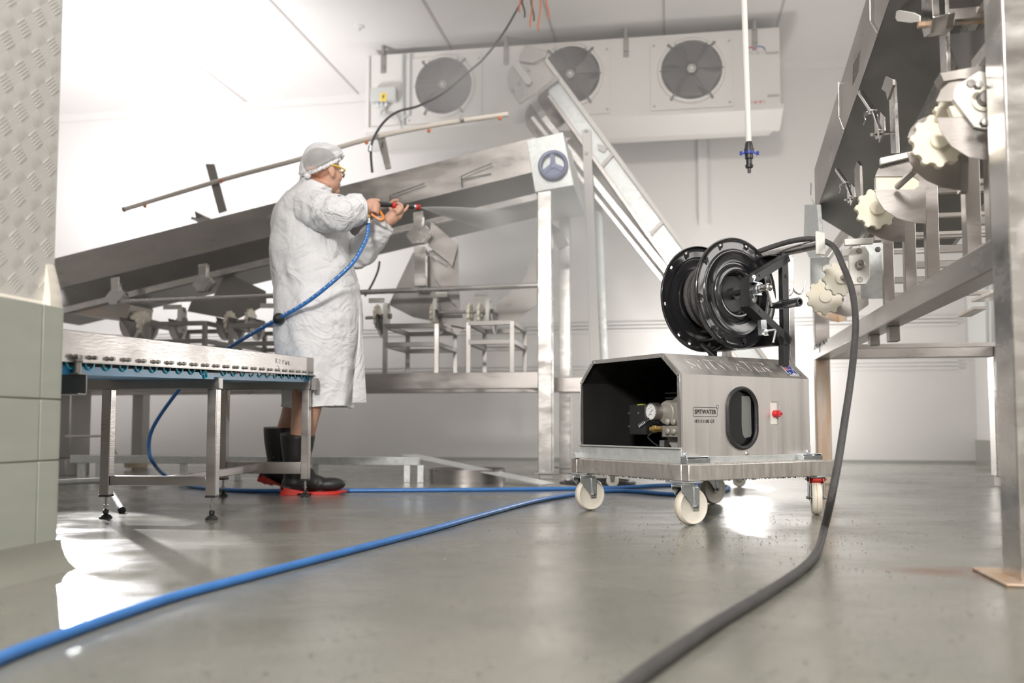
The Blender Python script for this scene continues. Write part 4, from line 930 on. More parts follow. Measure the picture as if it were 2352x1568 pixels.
for l0, l1, fl1 in ((-0.024, -0.021, -0.0), (WT + 0.003, WT, WT - 0.024)):
    mb = MB(); tbeam(mb, SA, SB_, min(l0, l1), max(l0, l1), BZ0, BZ1); lo, hi = sorted((l0, l0 + (0.028 if l0 < 0 else -0.028)))
    tbeam(mb, SA, SB_, lo, hi, BZ1 - 0.003, BZ1); tbeam(mb, SA, SB_, lo, hi, BZ0, BZ0 + 0.003)
    if l0 < 0:
        tbeam(mb, SA, SB_, l0 - 0.002, l0, BZ0, BZ0 + 0.004)
    mb.build('side_beam', M['steel_wet'] if 0 else M['steel'], tb, bevel=0.001)
# end plate with four slots
s = SB_; mb = MB()
lw = 0.052; hs = (-0.028, -0.028 - lw)
for c0, c1 in ((0, 0.008), (0.020, 0.032), (0.044, 0.052)): mb.hexa([TW(s, -0.020 - c0, BZ0 + zt_(s)), TW(s, -0.020 - c1, BZ0 + zt_(s)), TW(s + 0.003, -0.020 - c1, BZ0 + zt_(s)), TW(s + 0.003, -0.020 - c0, BZ0 + zt_(s)), TW(s, -0.020 - c0, BZ1 + zt_(s)), TW(s, -0.020 - c1, BZ1 + zt_(s)), TW(s + 0.003, -0.020 - c1, BZ1 + zt_(s)), TW(s + 0.003, -0.020 - c0, BZ1 + zt_(s))])
for z0, z1 in ((0, 0.012), (0.034, 0.056), (0.077, 0.089)): mb.hexa([TW(s, -0.020, BZ0 + z0 + zt_(s)), TW(s, -0.072, BZ0 + z0 + zt_(s)), TW(s + 0.003, -0.072, BZ0 + z0 + zt_(s)), TW(s + 0.003, -0.020, BZ0 + z0 + zt_(s)), TW(s, -0.020, BZ0 + z1 + zt_(s)), TW(s, -0.072, BZ0 + z1 + zt_(s)), TW(s + 0.003, -0.072, BZ0 + z1 + zt_(s)), TW(s + 0.003, -0.020, BZ0 + z1 + zt_(s))])
mb.build('end_plate', M['steel_dk'], tb)
mb = MB(); tbeam(mb, SA, SB_ - 0.03, -0.014, WT - 0.008, BZ0 - 0.034, BZ0 - 0.010); tbeam(mb, SA, SB_ - 0.03, -0.012, WT - 0.01, BZ0 + 0.02, BZ0 + 0.03); 
belt = mb.build('belt', M['belt'], tb)
mbr = MB(); mbc = MB()
nb = 29
for k in range(nb):
    s = -1.20 + 0.0888 * k; z = BZ0 + 0.016 + zt_(s)
    if s > SB_ - 0.03: break
    m = MB(); m.cyl(TW(s, -0.024, z), TW(s, -0.040, z), 0.0055, 10); m.cyl(TW(s, -0.030, z), TW(s, -0.033, z), 0.0075, 10)
    m.build('roller_bolt', M['steel_dk'], tb)
    if not (-0.06 < s - 0.0 < 0.02):
        a = [TW(s + 0.022 * math.cos(R(t)), -0.0165, BZ0 + 0.004 + zt_(s) - 0.022 * math.sin(R(t)) * 1.0) for t in range(10, 171, 20)]
        mbc.tube(a, 0.003, 6)
mbc.build('belt_edge_loops', mat('cyan belt edge', (0.03, 0.38, 0.52), 0, 0.3), belt)
mb = MB(); l_ = [TW(-0.13, -0.016, BZ0 - 0.01), TW(-0.12, -0.016, BZ0 - 0.036), TW(-0.10, -0.016, BZ0 - 0.03), TW(-0.11, -0.016, BZ0 - 0.012)]; mb.tube(l_, 0.004, 6); mb.build('torn_belt_flap', bpy.data.materials['cyan belt edge'], belt)
for s in (0.0, 1.04):
    zu = BZ0 - 0.026 + zt_(s) + (0.002 if s else 0)
    zb_ = 0.045
    mb = MB(); mb.hexa([TW(s - 0.018, -0.026, zu - zb_), TW(s + 0.018, -0.026, zu - zb_), TW(s + 0.018, WT + 0.08, zu - zb_), TW(s - 0.018, WT + 0.08, zu - zb_), TW(s - 0.018, -0.026, zu), TW(s + 0.018, -0.026, zu), TW(s + 0.018, WT + 0.08, zu), TW(s - 0.018, WT + 0.08, zu)])
    mb.build('cross_bar', M['steel_dk'], tb, bevel=0.002)
    zr0, zr1 = (0.128, 0.164) if s == 0 else (0.116, 0.174)
    mb = MB(); mb.hexa([TW(s - 0.015, 0.02, zr0), TW(s + 0.015, 0.02, zr0), TW(s + 0.015, WT - 0.02, zr0), TW(s - 0.015, WT - 0.02, zr0), TW(s - 0.015, 0.02, zr1), TW(s + 0.015, 0.02, zr1), TW(s + 0.015, WT - 0.02, zr1), TW(s - 0.015, WT - 0.02, zr1)])
    mb.build('lower_rail', M['steel'], tb, bevel=0.002)
    for l in (0.0, WT):
        z0 = 0.09
        mb = MB(); mb.hexa([TW(s - 0.019, l - 0.019, z0), TW(s + 0.019, l - 0.019, z0), TW(s + 0.019, l + 0.019, z0), TW(s - 0.019, l + 0.019, z0), TW(s - 0.019, l - 0.019, zu - zb_), TW(s + 0.019, l - 0.019, zu - zb_), TW(s + 0.019, l + 0.019, zu - zb_), TW(s - 0.019, l + 0.019, zu - zb_)])
        lg = mb.build('leg', M['steel'], tb, bevel=0.0025)
        mb = MB(); mb.hexa([TW(s - 0.02, l - 0.02, z0 - 0.006), TW(s + 0.02, l - 0.02, z0 - 0.006), TW(s + 0.02, l + 0.02, z0 - 0.006), TW(s - 0.02, l + 0.02, z0 - 0.006), TW(s - 0.02, l - 0.02, z0 + 0.002), TW(s + 0.02, l - 0.02, z0 + 0.002), TW(s + 0.02, l + 0.02, z0 + 0.002), TW(s - 0.02, l + 0.02, z0 + 0.002)])
        mb.build('leg_cap', M['rubber'], lg); mb = MB()
        mb.lathe(TW(s, l, 0), UP, [(0.001, 0), (0.024, 0), (0.024, 0.006), (0.016, 0.014), (0.008, 0.018), (0.011, 0.022), (0.011, 0.032), (0.006, 0.036), (0.001, 0.036)], 24)
        ft = mb.build('levelling_foot', M['rubber'], lg)
        mb = MB(); mb.cyl(TW(s, l, 0.034), TW(s, l, z0), 0.0048, 12); mb.lathe(TW(s, l, 0.046), UP, [(0.001, 0), (0.0085, 0), (0.0085, 0.007), (0.001, 0.007)], 6); mb.build('threaded_rod', M['steel_dk'], lg)
    if s > 0.5:
        mb = MB()
        mb.hexa([TW(s - 0.02, -0.03, zu - 0.05), TW(s + 0.02, -0.03, zu - 0.05), TW(s + 0.02, -0.055, zu - 0.05), TW(s - 0.02, -0.055, zu - 0.05), TW(s - 0.02, -0.03, zu + 0.01), TW(s + 0.02, -0.03, zu + 0.01), TW(s + 0.02, -0.055, zu + 0.01), TW(s - 0.02, -0.055, zu + 0.01)])
        mb.build('clip', M['steel_dk'], tb, bevel=0.001)
mb = MB(); mb.beam(TW(0.015, WT * 0.46, 0.146), TW(1.03, WT * 0.50, 0.15), 0.03, 0.032); mb.build('stretcher', M['steel'], tb, bevel=0.002)
# nearer cross channel by the pillar
s = -0.92; zu = BZ0 - 0.03 + zt_(s)
mb = MB(); 
for (a, b, c, d) in ((-0.02, 0.02, zu - 0.004, zu), (0.016, 0.02, zu - 0.06, zu), (-0.02, 0.02, zu - 0.06, zu - 0.056)): mb.hexa([TW(s + a, -0.045, c), TW(s + b, -0.045, c), TW(s + b, WT, c), TW(s + a, WT, c), TW(s + a, -0.045, d), TW(s + b, -0.045, d), TW(s + b, WT, d), TW(s + a, WT, d)])
mb.lathe(TW(s, -0.026, zu), UP, [(0.001, 0), (0.012, 0), (0.012, 0.03), (0.016, 0.032), (0.016, 0.05), (0.001, 0.05)], 12)
mb.build('cross_bar', M['steel_dk'], tb, bevel=0.001)
# pen marks on the beam
mb = MB(); s = 0.56; zz = BZ0 + 0.058 + zt_(s)
def stroke(pts, m): 
    m.tube([TW(s + a, -0.0245, zz + b) for a, b in pts], 0.0009, 4)
for pts in ([(0, -0.01), (0, 0.01)], [(0, 0.01), (0.018, 0.008), (0, 0.0), (0.02, -0.01)], [(0.035, 0.006), (0.05, 0.009), (0.052, 0.002), (0.035, -0.009), (0.055, -0.009)], [(0.085, -0.01), (0.085, 0.01), (0.10, 0.006), (0.085, 0.0)], [(0.115, 0.01), (0.12, -0.01), (0.128, 0.002), (0.135, -0.01), (0.142, 0.01)], [(0.155, -0.01), (0.155, 0.01), (0.17, 0.005), (0.155, 0.0), (0.175, -0.01)], [(0.02, -0.018), (0.05, -0.036), (0.04, -0.045), (0.06, -0.05)]): stroke(pts, mb)
mb.build('pen_marks', M['ink'], tb)
for (x, l) in ((0.0, 0), (0.23, 0)):
    s = -0.42 + x; mb = MB(); mb.ell(TW(s, -0.01, BZ1 + zt_(s)), 0.012, 0.006, 0.002, None, 12, 4); mb.build('drain_slot', M['seam'], tb)

# tube stand on the floor behind the conveyor, left
st = thing('tube_stand', 'bent galvanised tube stand lying on the floor behind the left conveyor leg', 'stand', G(250, 1150))
a = G(280, 1171, 0.012); b = P(252, 1118, 3.78); c = P(215, 1104, 3.9); d = P(120, 1108, 3.9)
mb = MB(); mb.tube(smooth_path([P(100, 1110, 3.9), d, c, P(238, 1104, 3.9)], 4), 0.014, 12); mb.tube([P(238, 1104, 3.88), a], 0.013, 12); mb.build('tube', M['galv'], st)
mb = MB(); dd = (a - P(238, 1104, 3.88)).normalized(); mb.cyl(a - dd * 0.012, a + dd * 0.004, 0.0155, 12); mb.build('rubber_tip', M['rubber'], st)

# ------------------------------------------------------------------ worker
Y0 = 4.60
def S(px, py, d=0.0): return P(px, py, Y0 + d)
pe = thing('person', 'worker in white coat and hairnet spraying the conveyor, back turned to us', 'person', G(705, 1131), 0)
mb = MB()
hy = R(48); hf = V3((math.cos(hy), math.sin(hy), 0.06)).normalized(); hl = V3((-math.sin(hy), math.cos(hy), 0)); hu = hf.cross(hl).normalized()
HC_ = S(743, 392, 0)
def HP(f, l, u): return HC_ + hf * f + hl * l + hu * u
HM = Matrix((hf, hl, hu)).transposed()
def he(f, l, u, a, b, c, n=20): mb.ell(HP(f, l, u), a, b, c, HM, n, 14)
he(-0.012, 0, 0.032, 0.102, 0.079, 0.084, 32); he(0.032, 0, -0.03, 0.066, 0.062, 0.088, 28); he(0.028, 0.0, -0.07, 0.055, 0.056, 0.042)
he(0.075, 0, -0.098, 0.024, 0.024, 0.02); he(0.096, 0, -0.02, 0.024, 0.013, 0.018); he(0.088, 0, 0.0, 0.018, 0.01, 0.03); he(0.078, 0, 0.02, 0.022, 0.05, 0.012)
he(0.058, 0.036, -0.03, 0.034, 0.027, 0.032); he(0.058, -0.036, -0.03, 0.034, 0.027, 0.032); he(0.09, 0, -0.062, 0.014, 0.024, 0.007); he(0.088, 0, -0.074, 0.014, 0.022, 0.007)
for s in (-1, 1):
    EM = HM @ Euler((0, R(-12), R(18 * s))).to_matrix()
    mb.ell(HP(-0.004, 0.078 * s, -0.016), 0.019, 0.009, 0.033, EM, 18, 12); mb.ell(HP(0.0, 0.076 * s, -0.04), 0.01, 0.007, 0.012, EM, 12, 8)
# neck
mb.tube([S(716, 470, 0), S(722, 440, 0.01), HP(-0.03, 0, -0.05)], [0.082, 0.066, 0.064], 24)
mb.tube([S(712, 500, 0), S(716, 460, 0)], [0.12, 0.08], 20)
# torso and pelvis inside the coat
mb.tube([S(705, 820, 0), S(705, 760, 0), S(708, 680, 0), S(712, 600, 0), S(714, 520, 0), S(716, 490, 0)], [0.13, 0.15, 0.14, 0.15, 0.15, 0.12], 24)
# arms
def limb(pts, rs, n=16): mb.tube(smooth_path(pts, 4), [rs[0] + (rs[-1] - rs[0]) * i / (4 * (len(pts) - 1)) for i in range(4 * (len(pts) - 1) + 1)], n)
limb([S(718, 480, -0.12), S(750, 492, -0.24), S(784, 498, -0.31)], [0.06, 0.043]); limb([S(784, 498, -0.31), S(815, 488, -0.27), S(845, 477, -0.215)], [0.043, 0.029])
limb([S(735, 510, 0.1), S(785, 560, 0.12), S(822, 585, 0.08)], [0.055, 0.043]); limb([S(822, 585, 0.08), S(858, 548, 0.0), S(886, 512, -0.05)], [0.043, 0.03])
# legs
mb.tube([S(705, 830, -0.07), S(704, 875, -0.08), S(706, 925, -0.11), S(700, 965, -0.11), S(693, 1010, -0.1), S(690, 1070, -0.1)], [0.08, 0.082, 0.08, 0.068, 0.06, 0.045], 24)
mb.tube([S(705, 830, 0.07), S(695, 875, 0.1), S(682, 925, 0.14), S(668, 965, 0.15), S(652, 1010, 0.16), S(640, 1050, 0.16)], [0.08, 0.078, 0.07, 0.06, 0.056, 0.045], 24)
# right hand on the trigger grip (near side)
def fing(pts, r0, r1): mb.tube(smooth_path(pts, 4), [r0 + (r1 - r0) * i / (4 * (len(pts) - 1)) for i in range(4 * (len(pts) - 1) + 1)], 10); mb.ell(pts[-1], r1, r1, r1, None, 10, 6)
mb.tube([S(844, 477, -0.215), S(850, 474, -0.205), S(857, 471, -0.19), S(862, 470, -0.175)], [0.03, 0.036, 0.037, 0.028], 16)
for i, (ya, yb) in enumerate(((466, 470), (473, 477), (479.5, 484), (485, 489.5))):
    fing([S(855 - i * 0.8, ya, -0.205), S(862 - i * 0.6, ya - 0.5, -0.222), S(869 - i * 0.8, yb - 1, -0.215), S(870 - i * 1.0, yb + 2, -0.192), S(865 - i, yb + 3, -0.178)], 0.0098 - i * 0.0004, 0.0082 - i * 0.0004)
fing([S(851, 470, -0.18), S(855, 462, -0.165), S(863, 459, -0.16), S(870, 461, -0.16)], 0.0115, 0.009)
# left hand cupping the lance from below
mb.tube([S(885, 512, -0.05), S(895, 504, -0.05), S(903, 497, -0.045), S(910, 490, -0.045)], [0.028, 0.034, 0.036, 0.03], 16)
mb.tube([S(900, 503, -0.04), S(913, 494, -0.05), S(920, 485, -0.05)], [0.024, 0.028, 0.02], 14)
fing([S(918, 490, -0.055), S(928, 484, -0.06), S(934, 478, -0.06), S(937, 472, -0.055)], 0.0098, 0.0078)
fing([S(915, 486, -0.065), S(924, 478, -0.085), S(921, 470, -0.085), S(913, 466, -0.08)], 0.0098, 0.0082)
fing([S(912, 489, -0.07), S(919, 484, -0.088), S(914, 476, -0.088), S(907, 474, -0.083)], 0.0096, 0.008)
fing([S(908, 493, -0.07), S(914, 489, -0.088), S(910, 482, -0.088), S(904, 481, -0.084)], 0.009, 0.0072)
fing([S(902, 490, -0.02), S(897, 476, 0.0), S(902, 462, -0.005), S(913, 460, -0.02)], 0.0115, 0.009)
body = mb.build('body', M['skin'], pe)
md = body.modifiers.new('merge', 'REMESH'); md.mode = 'VOXEL'; md.voxel_size = 0.0048; md.use_smooth_shade = True
md = body.modifiers.new('soften', 'SMOOTH'); md.factor = 0.5; md.iterations = 3
# short hair under the net (sides and back)
mb = MB(); mb.ell(HP(-0.016, 0, 0.036), 0.099, 0.0805, 0.083, HM, 32, 18)
h = mb.build('hair', M['hair'], pe)
# eyes
for s in (-1, 1):
    mb = MB(); mb.ell(HP(0.081, 0.03 * s, 0.002), 0.012, 0.012, 0.012, None, 14, 10); e = mb.build('eye', M['white_ink'], pe)
    mb = MB(); mb.ell(HP(0.0905, 0.031 * s, 0.002), 0.0035, 0.005, 0.005, HM, 10, 6); mb.build('iris', M['ink'], e)
# hair net: puffy cap with gathered rim
mb = MB(); nu, nv = 64, 26; rings = []
for j in range(nv + 1):
    ph = R(-16) + (R(90) - R(-16)) * j / nv; ring = []
    for k in range(nu):
        th = 2 * math.pi * k / nu
        puff = 1.12 + 0.07 * math.cos(th - math.pi) ** 2 + 0.05 * noise.noise(V3((math.cos(th) * 3, math.sin(th) * 3, ph * 2.5)))
        if j < 5: puff *= 0.90 + 0.035 * j + 0.035 * math.sin(k * 2.0 + j) * (1 - j / 5)
        x = 0.106 * puff * math.cos(ph) * math.cos(th); y = 0.080 * puff * math.cos(ph) * math.sin(th); z = 0.092 * puff * math.sin(ph)
        lift = 0.022 + 0.058 * (x / 0.1) * (1 - 0.8 * max(0, math.sin(ph)))          # rim runs from the nape up over the brow
        ring.append(HP(-0.014 + x, y, z + lift + 0.020))
    rings.append(ring)
mb.loft(rings, caps=False)
net = mb.build('hair_net', M['net'], pe)
mb = MB(); rim = []
for k in range(96):
    th = 2 * math.pi * k / 96; x = 0.098 * math.cos(th); y = 0.080 * math.sin(th); w = 0.004 * math.sin(k * 1.9)
    rim.append(HP(-0.014 + x * 1.03, y * 1.03 + w * 0.5, 0.019 + 0.058 * (x / 0.1) + w))
mb.tube(rim, [0.009 + 0.0035 * math.sin(k * 2.6) for k in range(96)], 8, closed=True)
for (f, l, u, r) in ((-0.12, -0.02, -0.05, 0.02), (-0.108, 0.015, -0.06, 0.016), (-0.128, 0.0, -0.03, 0.016), (0.088, -0.045, 0.088, 0.018), (0.10, -0.02, 0.082, 0.017)): mb.ell(HP(f, l, u), r, r * 0.9, r * 0.7, HM, 14, 8)
mb.build('gathered_rim', mat('white gathered net', (0.84, 0.84, 0.86), 0, 0.8, bump=0.5, bscale=90), net)
# safety glasses
mb = MB()
for s in (-1, 1): mb.tube(smooth_path([HP(-0.012, 0.086 * s, 0.012), HP(0.03, 0.086 * s, 0.012), HP(0.07, 0.08 * s, 0.006), HP(0.088, 0.074 * s, 0.0)], 4), 0.0042, 8)
mb.tube(smooth_path([HP(0.088, 0.074, 0.0), HP(0.108, 0.04, 0.008), HP(0.114, 0, 0.008), HP(0.108, -0.04, 0.008), HP(0.088, -0.074, 0.0)], 5), 0.003, 6)
gl = mb.build('safety_glasses', M['yellow'], pe); gl['label'] = 'yellow framed safety glasses'
mb = MB()
for s in (-1, 1): 
    q = [HP(0.09, 0.072 * s, 0.004), HP(0.109, 0.04 * s, 0.006), HP(0.113, 0.008 * s, 0.004), HP(0.111, 0.012 * s, -0.02), HP(0.104, 0.04 * s, -0.032), HP(0.09, 0.068 * s, -0.022)]
    mb.add(q, [tuple(range(6))])
lens = mat('clear lens', (0.95, 0.96, 0.98), 0, 0.03, trans=1.0); lens.node_tree.nodes['Principled BSDF'].inputs['IOR'].default_value = 1.05
mb.build('lens', lens, gl)

# coat
def wr(p, s=1.0):
    q = V3((p.x * 5.0, p.y * 5.0, p.z * 3.2)) ; q2 = V3((p.x * 11, p.y * 11, p.z * 7))
    a = noise.noise(q); b = 1 - abs(noise.noise(q2)) * 2.4; c = noise.noise(V3((p.x * 16 + p.z * 6, p.y * 14, p.z * 5)))
    return s * (0.016 * a + 0.009 * b + 0.007 * c)
rows = [(934, 655, 806, 0.165, 0), (925, 655, 806, 0.165, 0), (880, 649, 809, 0.175, 0), (820, 641, 815, 0.185, 0), (760, 634, 823, 0.195, 0), (700, 632, 826, 0.20, 0), (640, 629, 819, 0.20, 0), (590, 627, 806, 0.2, 0), (550, 629, 797, 0.2, 0), (515, 633, 788, 0.2, 0), (485, 641, 780, 0.195, 0), (462, 655, 771, 0.165, 2), (446, 668, 766, 0.125, 8), (433, 681, 764, 0.098, 13), (424, 688, 762, 0.085, 16), (418, 689, 762, 0.082, 18)]
ctrl = []
for (y, xl, xr, b, tilt) in rows:
    l = S(xl, y - tilt * 0.5); r = S(xr, y + tilt); ctrl.append(((l.x + r.x) / 2, (r.x - l.x) / 2, b, (l.z + r.z) / 2, (r.z - l.z)))
rings = []; NC = 120; K = 7
def cr1(a, b, c, d, t): return 0.5 * ((2 * b) + (c - a) * t + (2 * a - 5 * b + 4 * c - d) * t * t + (3 * b - 3 * c + d - a) * t ** 3)
for i in range(len(ctrl) - 1):
    for j in range(K if i < len(ctrl) - 2 else K + 1):
        t = j / K; g_ = lambda n_: cr1(ctrl[max(i - 1, 0)][n_], ctrl[i][n_], ctrl[i + 1][n_], ctrl[min(i + 2, len(ctrl) - 1)][n_], t)
        cx, ax, b, z, tl = [g_(n_) for n_ in range(5)]
        ring = []; prog = (i + t) / (len(ctrl) - 1)
        for k in range(NC):
            th = 2 * math.pi * k / NC; c, s = math.cos(th), math.sin(th)
            e = 0.86; ux = math.copysign(abs(c) ** e, c); uy = math.copysign(abs(s) ** e, s)
            p = V3((cx + ax * ux, Y0 + b * uy, z + tl * 0.5 * ux)); n = V3((ux / max(ax, .05), uy / max(b, .05), 0)).normalized()
            skirt = max(0, 0.55 - prog) / 0.55
            fold = 0.010 * skirt * math.sin(th * 7 + 2.2 * noise.noise(V3((th, z * 2, 0)))) + wr(p, 1.0 if prog < 0.8 else 0.4)
            # gathered back seam at the waist
            fold -= 0.007 * math.exp(-((z - S(700, 668).z) / 0.012) ** 2)
            ring.append(p + n * fold - (V3((0, 0, 0.012 * math.sin(th * 3 + 1))) if i == 0 and j == 0 else V3((0, 0, 0))))
        rings.append(ring)
mb = MB(); mb.loft(rings, caps=False)
def sleeve(pts, rs, seed, puck):
    sp = smooth_path(pts, 12); n = len(sp); R_ = []
    for i in range(n):
        f = i / (n - 1) * (len(rs) - 1); k = min(int(f), len(rs) - 2); R_.append(rs[k] + (rs[k + 1] - rs[k]) * (f - k))
    prev = None; rr = []
    for i in range(n):
        t = (sp[min(i + 1, n - 1)] - sp[max(i - 1, 0)]).normalized()
        x = (t.cross(UP)).normalized() if prev is None else (prev - t * prev.dot(t)).normalized(); prev = x; y = t.cross(x); ring = []
        for k in range(64):
            a = 2 * math.pi * k / 64; d = x * math.cos(a) + y * math.sin(a); p = sp[i] + d * R_[i]
            u = i / (n - 1)
            w = 0.009 * noise.noise(p * 13 + V3((seed, 0, 0))) + puck * 0.012 * (1 - abs(noise.noise(V3((u * 9 + seed, a * 0.8, seed)))) * 3) + 0.004 * noise.noise(p * 34)
            if i > n - 5: w = 0.003 * math.sin(a * 14)
            ring.append(p + d * w)
        rr.append(ring)
    mb.loft(rr, caps=False)
sleeve([S(700, 486, -0.09), S(722, 483, -0.16), S(748, 486, -0.235), S(778, 491, -0.29), S(800, 486, -0.28), S(820, 479, -0.25), S(831, 478, -0.235), S(836, 477, -0.228)], [0.098, 0.098, 0.095, 0.09, 0.078, 0.07, 0.062, 0.036], 3, 0.6)
sleeve([S(745, 530, 0.08), S(775, 560, 0.11), S(808, 582, 0.10), S(832, 577, 0.06), S(856, 548, 0.0), S(874, 526, -0.035), S(884, 513, -0.048), S(888, 509, -0.05)], [0.09, 0.088, 0.082, 0.078, 0.07, 0.062, 0.052, 0.034], 9, 0.5)
coat = mb.build('coat', M['cloth'], pe, sharp=180)
md = coat.modifiers.new('sheet', 'SOLIDIFY'); md.thickness = 0.002
# front flap
mb = MB(); rr = []
for k in range(20):
    t = k / 19; y = 690 + (924 - 690) * t; xl = 824 - 12 * t + 3 * math.sin(t * 5); xr = 828 + 14 * t
    l = S(xl, y, -0.03 - 0.02 * t); r = S(xr, y, -0.02 + 0.03 * t); rr.append([l, (l + r) / 2 + V3((0, -0.012, 0)), r, (l + r) / 2 + V3((0, -0.008, 0))])
mb.loft(rr); mb.build('coat_flap', M['cloth'], coat)
mb = MB(); mb.loft([[S(689 + (762 - 689) * (0.5 + 0.5 * math.cos(2 * math.pi * k / 48)) + 1.5 * math.sin(k), 416 + 22 * (0.5 + 0.5 * math.cos(2 * math.pi * k / 48)) + dy, 0.095 * math.sin(2 * math.pi * k / 48)) + V3((0, 0, 0)) for k in range(48)] for dy in (2, -6)], caps=False)
cl_ = mb.build('collar', M['cloth'], coat); md = cl_.modifiers.new('sheet', 'SOLIDIFY'); md.thickness = 0.006
# boots
def boot(heel, yaw, pitch, top, topr, name_lb):
    f = V3((math.cos(yaw) * math.cos(pitch), math.sin(yaw) * math.cos(pitch), -math.sin(pitch))); l = V3((-math.sin(yaw), math.cos(yaw), 0)); u = f.cross(l)
    q = lambda a, b, c: heel + f * a + l * b + u * c
    m = MB(); MM = Matrix((f, l, u)).transposed()
    ank = q(0.075, 0, 0.125)
    m.tube([q(0.068, 0, 0.05), ank, ank + (top - ank) * 0.3, ank + (top - ank) * 0.65, top], [0.058, 0.062, 0.070, 0.082, topr], 28)
    m.ell(q(0.075, 0, 0.062), 0.072, 0.047, 0.05, MM); m.ell(q(0.15, 0, 0.06), 0.085, 0.046, 0.045, MM); m.ell(q(0.245, 0, 0.052), 0.083, 0.05, 0.036, MM); m.ell(q(0.12, 0, 0.1), 0.055, 0.042, 0.045, MM)
    m.tube([q(0.0, 0, 0.04), q(0.05, 0, 0.034)], [0.036, 0.045], 12)
    b = m.build('boot', M['rubber'], pe, sharp=60); b['label'] = name_lb
    md = b.modifiers.new('merge', 'REMESH'); md.mode = 'VOXEL'; md.voxel_size = 0.006; md.use_smooth_shade = True
    md = b.modifiers.new('soften', 'SMOOTH'); md.factor = 0.5; md.iterations = 4
    m = MB(); out = [(-0.005, 0.0), (0.0, 0.03), (0.03, 0.044), (0.08, 0.04), (0.13, 0.04), (0.2, 0.05), (0.26, 0.053), (0.31, 0.038), (0.335, 0.0)]
    full = out + [(a, -b_) for a, b_ in reversed(out[1:-1])]
    def lay(z0, z1, sel): m.loft([[q(a, b_, z0(a)) for a, b_ in sel], [q(a, b_, z1(a)) for a, b_ in sel]], smooth=False)
    lay(lambda a: 0.009, lambda a: 0.044 - 0.2 * min(a, 0.14) + 0.06 * max(0, a - 0.24), full)
    hl_ = [(a, b_) for a, b_ in full if a < 0.1]; hl_ = [(-0.005, 0), (0.0, 0.03), (0.03, 0.044), (0.085, 0.04), (0.085, -0.04), (0.03, -0.044), (0.0, -0.03)]
    lay(lambda a: 0.0, lambda a: 0.014, hl_)
    fr = [(0.15, 0.042), (0.2, 0.05), (0.26, 0.053), (0.30, 0.036), (0.30, -0.036), (0.26, -0.053), (0.2, -0.05), (0.15, -0.042)]
    lay(lambda a: 0.0 + 0.02 * max(0, a - 0.25), lambda a: 0.014, fr)
    so = m.build('sole', M['red'], b, bevel=0.002); so['label'] = 'red boot sole'
boot(G(645, 1136.5, 0.0), R(11), 0.0, S(684, 996, -0.10), 0.09, 'near black rubber boot, flat on the floor')
hb_ = S(592, 1104, 0.14); boot(hb_, R(10), R(17), S(643, 981, 0.15), 0.088, 'far black rubber boot with raised heel')

# ------------------------------------------------------------------ spray gun and water
gn = thing('spray_gun', 'orange and black trigger spray gun with red nozzle held in both hands', 'spray gun', S(845, 512, -0.2))
ga, gb = S(850, 467, -0.172), S(965, 476, 0.0); gd = (gb - ga).normalized()
def GQ(t): return ga + (gb - ga) * t
mb = MB(); mb.tube([GQ(0.0), GQ(0.04), GQ(0.1), GQ(0.15)], [0.013, 0.017, 0.017, 0.012], 16); mb.tube([GQ(0.03), S(851, 476, -0.185), S(847, 487, -0.195)], [0.016, 0.014, 0.012], 14); mb.tube([S(858, 474, -0.17), S(862, 482, -0.175), S(860, 488, -0.18)], 0.006, 8); mb.build('gun_body', M['blackm'], gn)
mb = MB(); mb.tube([GQ(0.14), GQ(0.2), GQ(0.28), GQ(0.36), GQ(0.42)], [0.0115, 0.0135, 0.0145, 0.0125, 0.011], 18); mb.build('lance_grip', M['rubber'], gn)
mb = MB(); mb.tube([GQ(0.42), GQ(0.425), GQ(0.49), GQ(0.5)], [0.011, 0.0145, 0.0145, 0.011], 18); mb.build('lance_collar', M['red'], gn)
mb = MB(); mb.tube([GQ(0.5), GQ(0.6), GQ(0.72), GQ(0.80), GQ(0.86)], [0.010, 0.0095, 0.0125, 0.013, 0.012], 16); mb.build('lance', M['blackm'], gn)
mb = MB(); mb.cyl(GQ(0.86), GQ(0.90), 0.011, 14); mb.build('nozzle_collar', M['zinc'], gn)
mb = MB(); mb.tube([GQ(0.90), GQ(0.915), GQ(0.985), GQ(1.0)], [0.012, 0.0155, 0.0155, 0.009], 12); nz_ = mb.build('nozzle', M['red'], gn)
mb = MB()
for k in range(6):
    a = k * math.pi / 3; x = gd.cross(UP).normalized(); y = gd.cross(x); d = x * math.cos(a) + y * math.sin(a); mb.obox(GQ(0.95) + d * 0.0155, gd * 0.018, d.cross(gd) * 0.005, d * 0.003)
mb.build('nozzle_ribs', M['blackm'], nz_)
loop = [S(852, 459, -0.17), S(861, 465, -0.17), S(869, 477, -0.17), S(877, 491, -0.18), S(881, 499, -0.185), S(878, 505.5, -0.19), S(868, 502, -0.19), S(856, 494, -0.195), S(848, 486, -0.198), S(842, 484, -0.2)]
mb = MB(); lp = smooth_path(loop, 5)
for p, q in zip(lp[:-1], lp[1:]): mb.beam(p, q + (q - p) * 0.15, 0.022, 0.012, V3((q - p).cross(V3((0, 1, 0)))))
mb.build('trigger_guard', M['orange'], gn, bevel=0.002)
mb = MB(); a, b = S(845, 487, -0.2), SOC; d = (b - a)
mb.tube([a, a + d * 0.25, a + d * 0.27, a + d * 0.5], [0.010, 0.010, 0.013, 0.013], 6); mb.tube([a + d * 0.5, a + d * 0.55, a + d], [0.009, 0.0125, 0.0125], 16); mb.build('hose_coupling', M['brass'], gn)
mb = MB(); mb.tube([a + d * 0.6, a + d * 1.02], 0.0135, 16); mb.build('ferrule', M['zinc'], gn)

